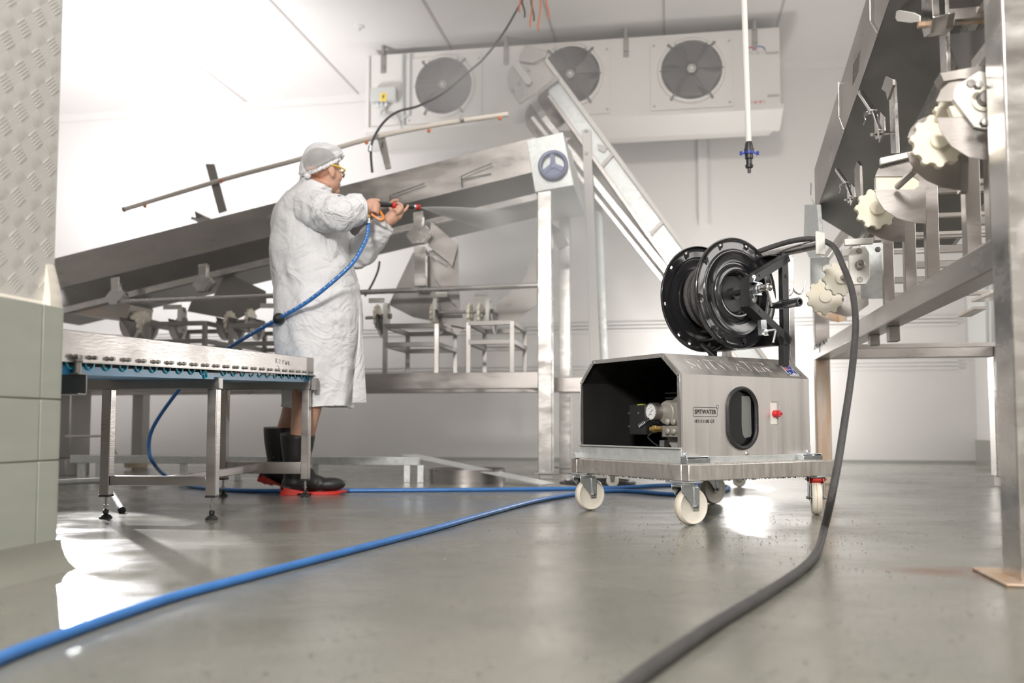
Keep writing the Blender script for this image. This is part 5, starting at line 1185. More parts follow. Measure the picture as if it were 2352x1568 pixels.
# water spray cone (volume) and mist
def vol_mat(name, col, dens_fn):
    m = bpy.data.materials.new(name); m.use_nodes = True; nt = m.node_tree; N = nt.nodes; L = nt.links
    for n in list(N):
        if n.type == 'BSDF_PRINCIPLED': N.remove(n)
    v = N.new('ShaderNodeVolumeScatter'); v.inputs['Color'].default_value = (*col, 1); v.inputs['Anisotropy'].default_value = 0.2
    L.new(v.outputs[0], N['Material Output'].inputs['Volume']); dens_fn(nt, v); return m
nzp = GQ(1.0); sd_ = (S(1190, 515, 0.22) - nzp).normalized(); SLEN = 0.62
def spray_d(nt, v):
    N = nt.nodes; L = nt.links; g = N.new('ShaderNodeNewGeometry')
    s = N.new('ShaderNodeVectorMath'); s.operation = 'SUBTRACT'; L.new(g.outputs['Position'], s.inputs[0]); s.inputs[1].default_value = nzp
    dt = N.new('ShaderNodeVectorMath'); dt.operation = 'DOT_PRODUCT'; L.new(s.outputs[0], dt.inputs[0]); dt.inputs[1].default_value = sd_
    mr = N.new('ShaderNodeMapRange'); mr.inputs['From Min'].default_value = 0; mr.inputs['From Max'].default_value = SLEN; mr.inputs['To Min'].default_value = 1; mr.inputs['To Max'].default_value = 0
    L.new(dt.outputs['Value'], mr.inputs[0])
    pw = N.new('ShaderNodeMath'); pw.operation = 'POWER'; pw.inputs[1].default_value = 2.2; L.new(mr.outputs[0], pw.inputs[0])
    ml = N.new('ShaderNodeMath'); ml.operation = 'MULTIPLY'; ml.inputs[1].default_value = 220; L.new(pw.outputs[0], ml.inputs[0]); L.new(ml.outputs[0], v.inputs['Density'])
x = sd_.cross(UP).normalized(); y = sd_.cross(x)
rr = []
for k in range(10):
    t = k / 9; w = 0.003 + 0.085 * t ** 0.8; rr.append([nzp + sd_ * (SLEN * t + 0.004) + x * w * 0.5 * math.cos(a * math.pi / 12) + y * w * math.sin(a * math.pi / 12) for a in range(24)])
o = MB().loft(rr).build('water_spray', vol_mat('spray droplets', (0.97, 0.97, 1), spray_d)); tag(o, 'fan of white water spray leaving the red nozzle', 'water spray', kind='stuff')
# drops of water in the air
mb = MB(); rnd = random.Random(11)
for k in range(90):
    px, py = rnd.uniform(150, 1650), rnd.uniform(250, 1050); p = P(px, py, rnd.uniform(3.9, 6)); mb.ell(p, 0.0018, 0.0018, 0.0018, None, 6, 4)
for k in range(60):
    px, py = rnd.gauss(1060, 70), rnd.gauss(500, 40); p = P(px, py, rnd.uniform(4.5, 5.2)); mb.ell(p, 0.0015, 0.0015, 0.0015, None, 6, 4)
o = mb.build('flying_drops', wd); tag(o, 'tiny water drops flying through the hazy air', 'water drops', kind='stuff')
# ------------------------------------------------------------------ long inclined conveyor along the back
LP = V3((0.205, 5.82, 0))
def HLv(px, py, v=0.0): return hit(px, py, LP + V * v, V)
def LW(u, v, z): return LP + U * u + V * v + UP * z
def lu(p): return (p - LP).dot(U)
def trough(parent, p0, p1, inw, scale_=1.0, m1='steel', m2='steel_dk', H_=0.235, ins=0.17, dep=0.10, wid=0.8):
    d = (p1 - p0).normalized(); nz_ = inw.cross(d); 
    if nz_.z < 0: nz_ = -nz_
    L_ = p1 - p0
    def q(w, h): return p0 + inw * w + UP * h
    def strip(pts, name, m, th=0.003):
        mb = MB()
        for a, b in zip(pts[:-1], pts[1:]):
            A_, B_ = q(*a), q(*b); n = (B_ - A_).cross(d).normalized() * th
            mb.prism([A_, B_, B_ + n, A_ + n], L_)
        return mb.build(name, m, parent)
    strip([(0.02, H_), (0.0, H_), (0, 0)], 'side_panel', M[m1]); strip([(0, 0), (ins, -dep)], 'lower_panel', M[m2])
    strip([(wid - 0.02, H_), (wid, H_), (wid, 0)], 'side_panel', M[m1]); strip([(wid, 0), (wid - ins, -dep)], 'lower_panel', M[m2])
    mb = MB()
    def rail(w, h, ww, hh): a = q(w, h); mb.hexa([a, a + inw * ww, a + inw * ww + L_, a + L_, a + UP * hh, a + inw * ww + UP * hh, a + inw * ww + UP * hh + L_, a + L_ + UP * hh])
    for w in (ins - 0.005, ins + 0.07, wid - ins - 0.1, wid - ins - 0.03): rail(w, -dep - 0.045, 0.035, 0.045)
    mb.build('rail', M['steel_br'], parent)
    mb = MB(); a = q(ins + 0.02, -dep - 0.05)
    w2 = wid - 2 * ins - 0.04; mb.hexa([a, a + inw * w2, a + inw * w2 + L_, a + L_, a + UP * 0.02, a + inw * w2 + UP * 0.02, a + inw * w2 + L_ + UP * 0.02, a + L_ + UP * 0.02]); mb.build('bed', M['steel_dk'], parent)
    mb = MB(); a = q(0.02, 0.05); w2 = wid - 0.04; mb.hexa([a, a + inw * w2, a + inw * w2 + L_, a + L_, a + UP * 0.01, a + inw * w2 + UP * 0.01, a + inw * w2 + L_ + UP * 0.01, a + L_ + UP * 0.01]); mb.build('bed', M['steel_dk'], parent)
lc = thing('inclined_conveyor', 'long grey stainless conveyor rising to the right behind the worker', 'conveyor', LW(-1.5, 0.4, 0))
p0 = HLv(60, 681); p1 = HLv(1230, 394)
trough(lc, p0, p1, V)
# end box with hand wheel
mb = MB(); mb.prism([HLv(1209, 322, -0.02), HLv(1293, 303, -0.02), HLv(1318, 425, -0.02), HLv(1229, 441, -0.02)], V * 0.86); mb.build('end_box', M['galv'], lc, bevel=0.003)
c = HLv(1270, 379, -0.06); mb = MB()
r = 0.088
mb.tube([c + (U * math.cos(k * math.pi / 20) + UP * math.sin(k * math.pi / 20)) * r for k in range(40)], 0.014, 10, closed=True)
for k in range(3): a = R(95 + 120 * k); mb.beam(c, c + (U * math.cos(a) + UP * math.sin(a)) * r, 0.03, 0.012, V)
mb.lathe(c + V * 0.05, -V, [(0.001, 0), (0.018, 0), (0.022, 0.03), (0.022, 0.06), (0.001, 0.062)], 18)
a0 = R(210); mb.prism([c] + [c + (U * math.cos(R(a)) + UP * math.sin(R(a))) * r for a in range(200, 345, 12)], V * 0.012)
mb.build('hand_wheel', M['grip'], lc)
# wire handles, dark patch, tab
mb = MB(); mb.tube(smooth_path([HLv(1062, 430, -0.01), HLv(1060, 408, -0.05), HLv(1066, 402, -0.05), HLv(1130, 375, -0.05)], 4), 0.005, 6); mb.tube([HLv(1062, 412, -0.03), HLv(1128, 398, -0.02)], 0.004, 6); mb.build('wire_handle', M['steel_dk'], lc)
mb = MB(); mb.tube(smooth_path([HLv(897, 460, -0.01), HLv(897, 450, -0.05), HLv(905, 446, -0.05), HLv(975, 421, -0.05)], 4), 0.005, 6); mb.build('wire_handle', M['steel_dk'], lc)
mb = MB(); mb.prism([HLv(608, 508, -0.006), HLv(618, 488, -0.006), HLv(650, 480, -0.006), HLv(650, 500, -0.006)], V * 0.005); mb.build('cover_patch', M['steel_dk'], lc)
mb = MB(); mb.prism([HLv(450, 503), HLv(447, 484), HLv(470, 497)], V * 0.3); mb.prism([HLv(438, 503), HLv(440, 497), HLv(450, 500)], V * 0.3); mb.build('top_tab', M['steel_dk'], lc)
# side brackets hanging under the trough
def hang(px, py, s, long_=0.0):
    k = s; mb = MB()
    a = HLv(px - 10 * k, py - 35 * k, -0.02); b = HLv(px + 14 * k, py - 38 * k, -0.02); c = HLv(px + 12 * k, py + 6 * k, -0.02); d = HLv(px - 8 * k, py + 6 * k, -0.02)
    mb.prism([a, b, c, d], V * 0.04)
    mb.prism([HLv(px - 26 * k, py + 18 * k, -0.03), HLv(px - 10 * k, py - 2 * k, -0.03), HLv(px + 18 * k, py - 4 * k, -0.03), HLv(px + 32 * k, py + 12 * k, -0.03), HLv(px + 14 * k, py + 36 * k, -0.03), HLv(px - 12 * k, py + 38 * k, -0.03)], V * 0.05)
    mb.prism([HLv(px + 4 * k, py + 8 * k, -0.05), HLv(px + 20 * k, py - 6 * k, -0.05), HLv(px + 28 * k, py + 4 * k, -0.05), HLv(px + 6 * k, py + 34 * k, -0.05)], V * 0.02)
    mb.build('hanging_bracket', M['steel_br'], lc, bevel=0.003)
hang(958, 522, 1.0); hang(463, 637, 0.85); hang(262, 668, 0.85)
mb = MB(); mb.prism([HLv(951, 566, 0), HLv(978, 566, 0), HLv(978, 656, 0), HLv(951, 656, 0)], V * 0.04); mb.build('strut', M['steel_br'], lc, bevel=0.002)
# posts
def post(px0, px1, ytop, foot, m, v, name='post'):
    a = HLv(px0, foot, v); b = HLv(px1, foot, v); top = HLv(px0, ytop, v).z
    mb = MB(); w = (b - a).length; a.z = 0.03; mb.hexa([a, a + U * w, a + U * w + V * w, a + V * w, V3((a.x, a.y, top)), a + U * w + UP * (top - a.z), a + (U + V) * w + UP * (top - a.z), a + V * w + UP * (top - a.z)])
    o = mb.build(name, M[m], lc, bevel=0.004)
    c = a + (U + V) * w / 2; mb = MB(); mb.box(c.x - 0.085, c.y - 0.075, 0.034, c.x + 0.085, c.y + 0.075, 0.046); mb.box(c.x - 0.045, c.y - 0.05, 0.0, c.x + 0.045, c.y + 0.05, 0.034); mb.build('foot_plate', M['steel_dk'], o, bevel=0.002)
    return a, w
pa, pw_ = post(1236, 1268, 436, 1094, 'steel_br', 0.0); post(1285, 1311, 440, 1080, 'steel_br', 0.78); post(300, 325, 700, 1070, 'steel_dk', 0.78)
mb = MB(); mb.prism([HLv(1262, 510, 0.02), HLv(1262, 535, 0.02), HLv(1283, 573, 0.3), HLv(1306, 560, 0.3), HLv(1290, 530, 0.1)], V * 0.04); mb.build('gusset', M['steel_dk'], lc)
# base frame beams, guard rail pipe
zt0, zt1 = 0.605, 0.715
def lbeam(u0, u1, v0, v1, z0, z1, name, m, bev=0.003): 
    mb = MB(); mb.hexa([LW(u0, v0, z0), LW(u1, v0, z0), LW(u1, v1, z0), LW(u0, v1, z0), LW(u0, v0, z1), LW(u1, v0, z1), LW(u1, v1, z1), LW(u0, v1, z1)]); return mb.build(name, M[m], lc, bevel=bev)
ur = lu(HLv(1236, 850))
lbeam(-4.2, ur, 0.0, 0.08, zt0, zt1, 'base_beam', 'steel'); lbeam(-4.2, ur + 0.3, 0.72, 0.80, zt0, zt1, 'base_beam', 'steel'); lbeam(ur - 0.09, ur - 0.01, 0.08, 0.72, zt0, zt1, 'base_beam', 'steel'); lbeam(-1.75, -1.67, 0.08, 0.72, zt0, zt1, 'base_beam', 'steel')
lbeam(ur + 0.05, ur + 0.22, 0.8, 0.84, 0.6, 0.7, 'base_beam', 'steel_br')
mb = MB(); mb.tube([HLv(280, 693, -0.02), HLv(1236, 655, -0.02)], 0.018, 12); mb.build('guard_rail', M['steel_br'], lc)
# hopper
mb = MB()
hv = 0.15
def poly(mb, pts, v, th=0.004): mb.prism([HLv(x, y, v + (dv if (dv := (pt[2] if len(pt) > 2 else 0)) else 0)) for pt in pts for x, y in [pt[:2]]], V * th)
poly(mb, [(990, 508), (1052, 562), (1046, 612), (1032, 600), (984, 560)], hv - 0.05)
poly(mb, [(984, 560), (1032, 602), (1054, 660), (1054, 562), (1070, 700), (1000, 700)], hv)
m2 = MB(); poly(m2, [(948, 580), (984, 578), (1000, 640), (1062, 722), (1066, 752), (948, 728), (893, 700), (915, 650)], hv + 0.05); h2 = m2.build('chute', M['steel_dk'], lc)
m2 = MB(); poly(m2, [(984, 576), (1052, 560), (1054, 660), (1058, 712), (1040, 695), (1000, 640)], hv); m2.build('chute', M['steel'], lc)
m2 = MB(); poly(m2, [(1052, 560), (1054, 660), (1060, 720), (1052, 560.5)], hv + 0.3); 
m3 = MB(); poly(m3, [(980, 576), (1030, 606), (1028, 612), (978, 583)], hv - 0.02, 0.02); m3.build('chute_edge', M['steel_br'], lc)
m3 = MB(); poly(m3, [(990, 508), (1052, 562), (1038, 612), (1028, 600), (984, 565)], hv - 0.06, 0.005); m3.build('chute', M['steel'], lc)
m3 = MB(); poly(m3, [(985, 640), (1040, 700), (1066, 755), (1050, 770), (1005, 700)], hv + 0.1, 0.004); m3.build('chute', M['steel'], lc)
m3 = MB(); poly(m3, [(520, 625), (610, 668), (612, 700), (540, 735), (430, 715), (440, 690), (490, 680)], hv + 0.1, 0.005); m3.build('chute', M['steel_dk'], lc)
m3 = MB(); poly(m3, [(1140, 700), (1205, 640), (1232, 560), (1232, 700), (1180, 740), (1140, 740)], 0.55, 0.005); m3.build('chute', M['steel'], lc)
m3 = MB(); poly(m3, [(150, 688), (268, 664), (300, 700), (290, 735), (150, 718)], 0.2, 0.3); m3.build('lower_chute', mat('brown stained steel', (0.52, 0.42, 0.33), 0.7, 0.45, vscale=(6, 6, 2), vcol=(0.45, 0.44, 0.43)), lc)

# gears, bearing plates and shafts
def axes(ax):
    ax = V3(ax).normalized(); s = ax.cross(UP).normalized(); return ax, s, UP
def gear(c, ax, r, teeth=11, th=0.022, parent=None, name='sprocket', label=None, hub=True, rot=0.0):
    ax, s, u = axes(ax); out = []
    for k in range(teeth):
        for da, rr in ((-0.30, 0.90), (-0.2, 1.0), (-0.06, 1.03), (0.06, 1.03), (0.2, 1.0), (0.30, 0.90), (0.5, 0.885)):
            a = 2 * math.pi * (k + da) / teeth + rot; out.append(c + (s * math.cos(a) + u * math.sin(a)) * r * rr - ax * th / 2)
    mb = MB(); mb.prism(out, ax * th)
    if hub: mb.lathe(c - ax * (th / 2 + 0.012), ax, [(0.001, 0), (r * 0.34, 0), (r * 0.36, 0.006), (r * 0.36, th + 0.018), (r * 0.34, th + 0.024), (0.001, th + 0.024)], 24)
    o = mb.build(name, M['nylon'], parent, bevel=0.002)
    return o
def bplate(c, ax, w, h, th, parent, rot=0.0, m='nylon_w'):
    ax, s, u = axes(ax); cr, sr = math.cos(rot), math.sin(rot); S2 = s * cr + u * sr; U2 = u * cr - s * sr
    pts = [(-.5, -.32), (-.3, -.5), (.3, -.5), (.5, -.32), (.5, .32), (.3, .5), (-.3, .5), (-.5, .32)]
    mb = MB(); mb.prism([c + S2 * w * a + U2 * h * b - ax * th / 2 for a, b in pts], ax * th); o = mb.build('bearing_plate', M[m], parent, bevel=0.002)
    for t in (-0.38, 0.38):
        mb = MB(); mb.lathe(c + U2 * h * t - ax * (th / 2 + 0.004), ax, [(0.001, 0), (0.010, 0), (0.012, 0.004), (0.012, th + 0.004), (0.010, th + 0.008), (0.001, th + 0.008)], 8); mb.build('bolt', M['steel_dk'], o)
    mb = MB(); mb.lathe(c - ax * (th / 2 + 0.024), ax, [(0.001, 0), (0.015, 0), (0.019, 0.004), (0.019, th + 0.044), (0.015, th + 0.048), (0.001, th + 0.048)], 18); mb.build('shaft_end', M['steel_dk'], o); return o
gs = thing('sprocket_shaft_frame', 'row of small support frames with cream sprockets under the long conveyor', 'conveyor drive', LW(-1.5, 0.3, zt1))
def gl_(px, py, v, r, th=0.02): gear(HLv(px, py, v), U, r, 12, th, gs, rot=px * 0.1)
for px, py, v, r in ((314, 740, 0.28, 0.082), (330, 741, 0.05, 0.088), (529, 741, 0.1, 0.086), (576, 735, 0.1, 0.084), (640, 745, 0.1, 0.08), (868, 728, 0.12, 0.085), (995, 722, 0.15, 0.075), (1080, 722, 0.15, 0.08), (1103, 720, 0.15, 0.08)): gl_(px, py, v, r)
for px, py, v, w, h in ((418, 735, 0.08, 0.085, 0.19), (888, 726, 0.1, 0.085, 0.185), (1122, 716, 0.12, 0.085, 0.19), (1001, 713, 0.12, 0.08, 0.17)): bplate(HLv(px, py, v), U, w, h, 0.028, gs)
for a, b in (((314, 741), (330, 741)), ((529, 738), (580, 736)), ((840, 730), (890, 728)), ((1001, 718), (1140, 715)), ((409, 738), (430, 737))): MB().tube([HLv(a[0], a[1], 0.11), HLv(b[0], b[1], 0.11)], 0.012, 10).build('shaft', M['steel_br'], gs)
# half-round guard plates behind the sprockets
def sector(px, py, v, r):
    c = HLv(px, py, v); out = [c + V * (r * math.cos(R(a))) * -1 + UP * r * math.sin(R(a)) for a in range(-180, 1, 15)] + [c + V * -r + UP * 0.03, c + V * r + UP * 0.03][::-1]
    mb = MB(); mb.prism(out, U * 0.004); mb.build('guard_plate', M['steel'], gs)
for px, py in ((298, 742), (342, 742), (408, 745), (516, 742), (545, 742), (590, 742), (878, 735), (1010, 725), (1135, 725)): sector(px, py, 0.15, 0.13)
for x0, x1, y, v in ((375, 417, 705, 0.08), (847, 883, 690, 0.1), (1001, 1027, 676, 0.12), (1090, 1122, 680, 0.12), (598, 632, 702, 0.1)):
    mb = MB(); a, b = HLv(x0, y, v), HLv(x1, y, v); mb.beam(a, b, 0.006, 0.035); mb.build('top_flag', M['nylon_w'], gs)
def stand(px0, px1, ytop, v0=0.02, v1=0.55):
    a = HLv(px0, ytop, v0); u0 = lu(a); u1 = lu(HLv(px1, ytop, v0)); z = a.z
    t = None
    def bar(u0_, v0_, z0_, u1_, v1_, z1_, nm): m = MB(); m.beam(LW(u0_, v0_, z0_), LW(u1_, v1_, z1_), 0.032, 0.032); m.build(nm, M['steel_dk'], gs, bevel=0.002)
    for zz in (z, z + 0.13): 
        bar(u0, v0, zz, u1, v0, zz, 'frame_bar'); bar(u0, v1, zz, u1, v1, zz, 'frame_bar'); bar(u0, v0, zz, u0, v1, zz, 'frame_bar'); bar(u1, v0, zz, u1, v1, zz, 'frame_bar')
    for u_ in (u0, u1):
        for v_ in (v0, v1): bar(u_, v_, 0.70, u_, v_, z + 0.14, 'leg')
stand(885, 1003, 792); stand(1076, 1176, 786); stand(530, 640, 790); stand(340, 470, 785)
gs['kind'] = 'thing'

# support post stack above the conveyor and spray pipe
sb = thing('support_arm', 'grey upright support arm standing on the conveyor top left of the worker', 'bracket', HLv(500, 487, 0.05))
mb = MB(); mb.prism([HLv(471, 376, 0.05), HLv(492, 376, 0.05), HLv(521, 484, 0.05), HLv(502, 490, 0.05)], V * 0.01); mb.build('arm', M['steel'], sb, bevel=0.003)
sp2 = thing('spray_pipe', 'thin cream spray pipe with orange nozzles above the long conveyor', 'pipe', HLv(720, 400, 0.03))
pp = [HLv(287, 480, 0.03), HLv(510, 413, 0.03), HLv(690, 365, 0.03), HLv(850, 318, 0.03), HLv(1000, 287, 0.03), HLv(1168, 262, 0.03)]
MB().tube(smooth_path(pp, 5), 0.017, 10).build('pipe', M['cream'], sp2)
for x, y in ((333, 470), (508, 413), (842, 324), (985, 297), (1148, 268)):
    p = HLv(x, y, -0.0); mb = MB(); mb.lathe(p + UP * 0.0, -UP, [(0.001, 0), (0.013, 0), (0.013, 0.016), (0.009, 0.02), (0.001, 0.028)], 10); mb.build('nozzle', M['copper'], sp2)
mb = MB(); mb.lathe(HLv(1060, 272, 0.0), V3((1, 0.0, 0.25)), [(0.001, -0.014), (0.021, -0.014), (0.021, 0.014), (0.001, 0.014)], 16); mb.build('union', M['seam'], sp2)
mb = MB(); mb.lathe(HLv(288, 480, 0.03), V3((-1, 0, -0.25)), [(0.001, 0), (0.02, 0), (0.02, 0.02), (0.001, 0.02)], 12); mb.build('end_cap', M['steel_dk'], sp2)
mb = MB(); mb.prism([HLv(864, 310, 0.04), HLv(882, 306, 0.04), HLv(897, 385, 0.04), HLv(885, 388, 0.04)], V * 0.02); mb.build('bracket', M['steel_br'], sp2)
o = MB().tube(smooth_path([HLv(872, 600, 0.3), HLv(868, 622, 0.3), HLv(855, 652, 0.3), HLv(838, 680, 0.3)], 5), 0.008, 8).build('cable', M['rubber']); tag(o, 'short dark cable hanging below the conveyor right of the worker', 'cable')

# elevator conveyor rising from lower right to upper left
ev = 1.0
def HE(px, py, dv=0.0): return HLv(px, py, ev + dv)
el = thing('elevator_conveyor', 'steep pale elevator conveyor leaning in front of the ceiling cooler', 'conveyor', HE(1560, 1000))
def Ltop(y): return 1252 + (y - 137) * (1564 - 1252) / (561 - 137)
def Lmid(y): return 1262 + (y - 222) * (1529 - 1262) / (598 - 222) - 0
def Lbot(y): return 1370 + (y - 454) * (1518 - 1370) / (639 - 454)
ye = 900
def e_(fx, y, dv=0): return HE(fx(y), y, dv)
mb = MB(); mb.prism([e_(Ltop, 137), e_(Ltop, ye), e_(Lmid, ye), e_(Lmid, 222)], V * 0.006); mb.build('side_web', M['galv'], el)
mb = MB(); mb.prism([e_(Ltop, 137, 0.36), e_(Ltop, ye, 0.36), e_(Lmid, ye, 0.36), e_(Lmid, 222, 0.36)], V * 0.006); mb.build('side_web', M['galv'], el)
mb = MB(); a, b = e_(Ltop, 137), e_(Ltop, ye); mb.beam(a - V * 0.01, b - V * 0.01, 0.05, 0.035, V.cross((b - a).normalized())); a, b = a + V * 0.37, b + V * 0.37; mb.beam(a, b, 0.05, 0.035, V.cross((b - a).normalized())); mb.build('top_rail', M['cooler'], el, bevel=0.003)
mb = MB(); a, b = e_(Lmid, 222), e_(Lmid, ye); mb.beam(a - V * 0.015, b - V * 0.015, 0.05, 0.03, V.cross((b - a).normalized())); mb.build('mid_rail', M['steel'], el, bevel=0.003)
mb = MB(); a, b = HE(Lbot(270), 270, 0.1), HE(Lbot(ye), ye, 0.1); mb.beam(a, b, 0.05, 0.03, V.cross((b - a).normalized())); a, b = HE(Lbot(270) + 26, 270, 0.05), HE(Lbot(ye) + 26, ye, 0.05); mb.beam(a, b, 0.03, 0.05, V.cross((b - a).normalized())); mb.build('return_rail', M['steel_br'], el, bevel=0.003)
mb = MB(); mb.prism([HE(Lmid(300) - 3, 300, 0.05), HE(Lmid(ye) - 3, ye, 0.05), HE(Lbot(ye), ye, 0.1), HE(Lbot(300), 300, 0.1)], V * 0.008); mb.build('return_cover', M['steel'], el)
mb = MB(); mb.prism([HE(Ltop(150) + 2, 160, 0.1), HE(Ltop(ye), ye, 0.1), HE(Lmid(ye), ye, 0.1), HE(Lmid(230), 230, 0.1)], V * 0.15); mb.build('belt', M['cream'], el)
for y in (352, 508, 668):
    mb = MB(); a = HE(Ltop(y), y - 2, -0.02); b = HE(Lmid(y + 34), y + 34, -0.02); mb.beam(a, b, 0.03, 0.012, V); mb.build('divider', M['steel_dk'], el)
mb = MB(); mb.prism([HE(1372, 330, -0.02), HE(1398, 336, -0.02), HE(1388, 350, -0.02), HE(1374, 343, -0.02)], V * 0.02); mb.build('fixing_lug', M['steel_dk'], el); mb = MB(); mb.prism([HE(1292, 315, -0.02), HE(1312, 316, -0.02), HE(1298, 328, -0.02)], V * 0.02); mb.build('fixing_lug', M['steel_dk'], el)
def head(dx, dy, dv, m):
    q = lambda pts, d2, th, nm, mm: MB().add([], []).prism([HE(x + dx, y + dy, dv + d2) for x, y in pts], V * th).build(nm, M[mm], el, bevel=0.003)
    q([(1192, 142), (1223, 146), (1250, 140), (1273, 179), (1237, 209), (1193, 240), (1166, 201), (1163, 179), (1168, 162), (1176, 150)], 0.0, 0.02, 'head_plate', m)
    q([(1206, 104), (1257, 117), (1251, 133), (1223, 145), (1192, 140), (1196, 124)], -0.03, 0.02, 'head_cover', m)
    q([(1178, 151), (1190, 141), (1222, 185), (1216, 194), (1207, 193)], -0.035, 0.03, 'slot_bar', 'cooler')
head(0, 0, -0.05, 'steel'); head(42, 88, 0.38, 'steel')
mb = MB(); mb.beam(HE(1236, 212, -0.04), HE(1282, 178, -0.04), 0.04, 0.012, V); mb.build('head_edge', M['steel_dk'], el)
for xx, yy in ((1214, 162), (1193, 192), (1178, 208)):
    mb = MB(); mb.lathe(HE(xx, yy, -0.05), -V, [(0.001, 0), (0.016, 0), (0.013, 0.012), (0.001, 0.013)], 6); mb.build('head_bolt', M['steel_dk'], el)
mb = MB(); mb.hexa([HE(1337, 298, -0.06), HE(1357, 298, -0.06), HE(1357, 298, 0.0), HE(1337, 298, 0.0), HE(1364, 1080, -0.06), HE(1388, 1080, -0.06), HE(1388, 1080, 0.0), HE(1364, 1080, 0.0)]); mb.build('support_leg', M['cooler'], el, bevel=0.003)
mb = MB(); mb.hexa([HE(1363, 440, 0.36), HE(1382, 440, 0.36), HE(1382, 440, 0.42), HE(1363, 440, 0.42), HE(1384, 1070, 0.36), HE(1406, 1070, 0.36), HE(1406, 1070, 0.42), HE(1384, 1070, 0.42)]); mb.build('support_leg', M['galv'], el, bevel=0.003)
mb = MB()
for y in (300, 352): mb.lathe(HE(1347, y, -0.06), -V, [(0.001, 0), (0.016, 0), (0.012, 0.008), (0.001, 0.008)], 8)
mb.build('leg_bolt', M['steel_dk'], el)
mb = MB(); mb.prism([HE(1296, 335, -0.1), HE(1312, 345, -0.1), HE(1345, 500, -0.05), HE(1346, 505, -0.05), HE(1330, 470, -0.1)], V * 0.02); mb.build('side_cover', M['galv'], el)

# low galvanised floor rail, shallow steel ring, ramp plate
fr = thing('floor_rail', 'low galvanised rail frame on the floor along the back machine', 'rail', G(560, 1100))
a, b = G(165, 1100), G(962, 1108); z_ = P(560, 1047, (a.y + b.y) / 2).z; RU = (b - a).normalized(); RV = V3((-RU.y, RU.x, 0))
mb = MB(); mb.beam(a + UP * (z_ - 0.025), b + UP * (z_ - 0.025), 0.05, 0.05); mb.build('rail', M['galv'], fr, bevel=0.002)
for px in (188, 232, 432, 560, 735, 937, 966):
    g = a + RU * ((b - a).length * (px - 165) / (962 - 165)); mb = MB(); mb.beam(g, g + UP * (z_ - 0.05), 0.04, 0.04, V3((0, 1, 0))); mb.build('leg', M['galv'], fr, bevel=0.002)
rg = G(1068, 1112); mb = MB(); mb.lathe(rg + V3((0, 0.23, 0)), UP, [(0.235, 0), (0.24, 0), (0.24, 0.085), (0.235, 0.085)], 56, closed=True); mb.lathe(rg + V3((0, 0.23, 0.0)), UP, [(0.001, 0.0), (0.236, 0.0), (0.236, 0.012), (0.001, 0.012)], 40)
o = mb.build('steel_tray', M['steel']); tag(o, 'shallow round steel tray lying on the floor left of the washer', 'tray')
rp = thing('ramp_plate', 'narrow sloping steel plate leaning down to the floor behind the blue hose', 'plate', G(1160, 1105))
a = P(940, 1044, 5.75); b = G(1262, 1112, 0.012); 
mb = MB(); mb.beam(a, b, 0.16, 0.006); mb.build('plate', M['galv'], rp)
dr = G(1375, 1111); mb = MB(); mb.lathe(dr + V3((0, 0.06, 0)), UP, [(0.15, 0.0), (0.235, 0.0), (0.235, 0.01), (0.15, 0.012)], 48, closed=True); mb.tube([dr + V3((0.2 * math.cos(k / 24 * math.pi * 2), 0.06 + 0.2 * math.sin(k / 24 * math.pi * 2), 0.014)) for k in range(24)], 0.008, 6, closed=True)
o = mb.build('coiled_cable', M['rubber']); tag(o, 'dark coil of cable on the floor behind the left trolley wheel', 'cable')
pl = thing('machine_foot', 'old yellow brown machine foot on the floor left of the hanging blue hose', 'machine foot', G(312, 1085))
c = G(312, 1080); mb = MB(); mb.lathe(c, UP, [(0.001, 0), (0.03, 0), (0.03, 0.02), (0.085, 0.022), (0.09, 0.085), (0.14, 0.088), (0.14, 0.096), (0.001, 0.096)], 20); mb.build('flange', mat('ochre stained metal', (0.45, 0.35, 0.22), 0.3, 0.5, 0.3, (9, 9, 9)), pl)
dkm = thing('drive_cabinet', 'dark narrow machine cabinet seen between tiled corner and first conveyor leg', 'cabinet', P(160, 1060, 6.2))
mb = MB(); c = P(160, 900, 6.25); mb.box(c.x - 0.1, 6.2, 0.12, c.x + 0.04, 6.5, c.z + 0.02); mb.build('body', M['steel_dk'], dkm, bevel=0.01); mb = MB(); mb.box(c.x - 0.1, 6.15, 0.0, c.x + 0.04, 6.5, 0.12); mb.build('plinth', M['steel_dk'], dkm, bevel=0.005)
MB().tube([P(150, 1002, 6.1), P(232, 1001, 6.15)], 0.008, 8).build('pipe', M['seam'], dkm)
MB().tube([P(245, 1000, 6.15), P(268, 1042, 6.15)], 0.008, 8).build('pipe', M['seam'], dkm)

# ------------------------------------------------------------------ machine on the right
RD = V3((0.1961, 0.9806, 0)); RNn = V3((0.9806, -0.1961, 0)); RP = V3((0.797 + 0.2 * 2.0, 2.0, 0))
def HRu(px, py, u=0.0): return hit(px, py, RP + RNn * u, RNn)
def RW_(t, u, z): return RP + RD * t + RNn * u + UP * z       # t away from the camera
def rt(p): return (p - RP).dot(RD)
def station(px, y=500): return HRu(px, y, 0.0)
rm = thing('grading_machine', 'tall stainless machine frame with posts and cross rails at right edge', 'machine', RW_(1.5, 0.5, 0))
def rbeam(t0, t1, u0, u1, z0, z1, name, m, bev=0.004, parent=None):
    mb = MB(); mb.hexa([RW_(t0, u0, z0), RW_(t0, u1, z0), RW_(t1, u1, z0), RW_(t1, u0, z0), RW_(t0, u0, z1), RW_(t0, u1, z1), RW_(t1, u1, z1), RW_(t1, u0, z1)]); return mb.build(name, M[m], parent or rm, bevel=bev)
t_far = rt(HRu(1868, 800)); BT, BB = 0.842, 0.762
rbeam(-0.1, t_far, 0.0, 0.085, BB, BT, 'long_beam', 'steel')
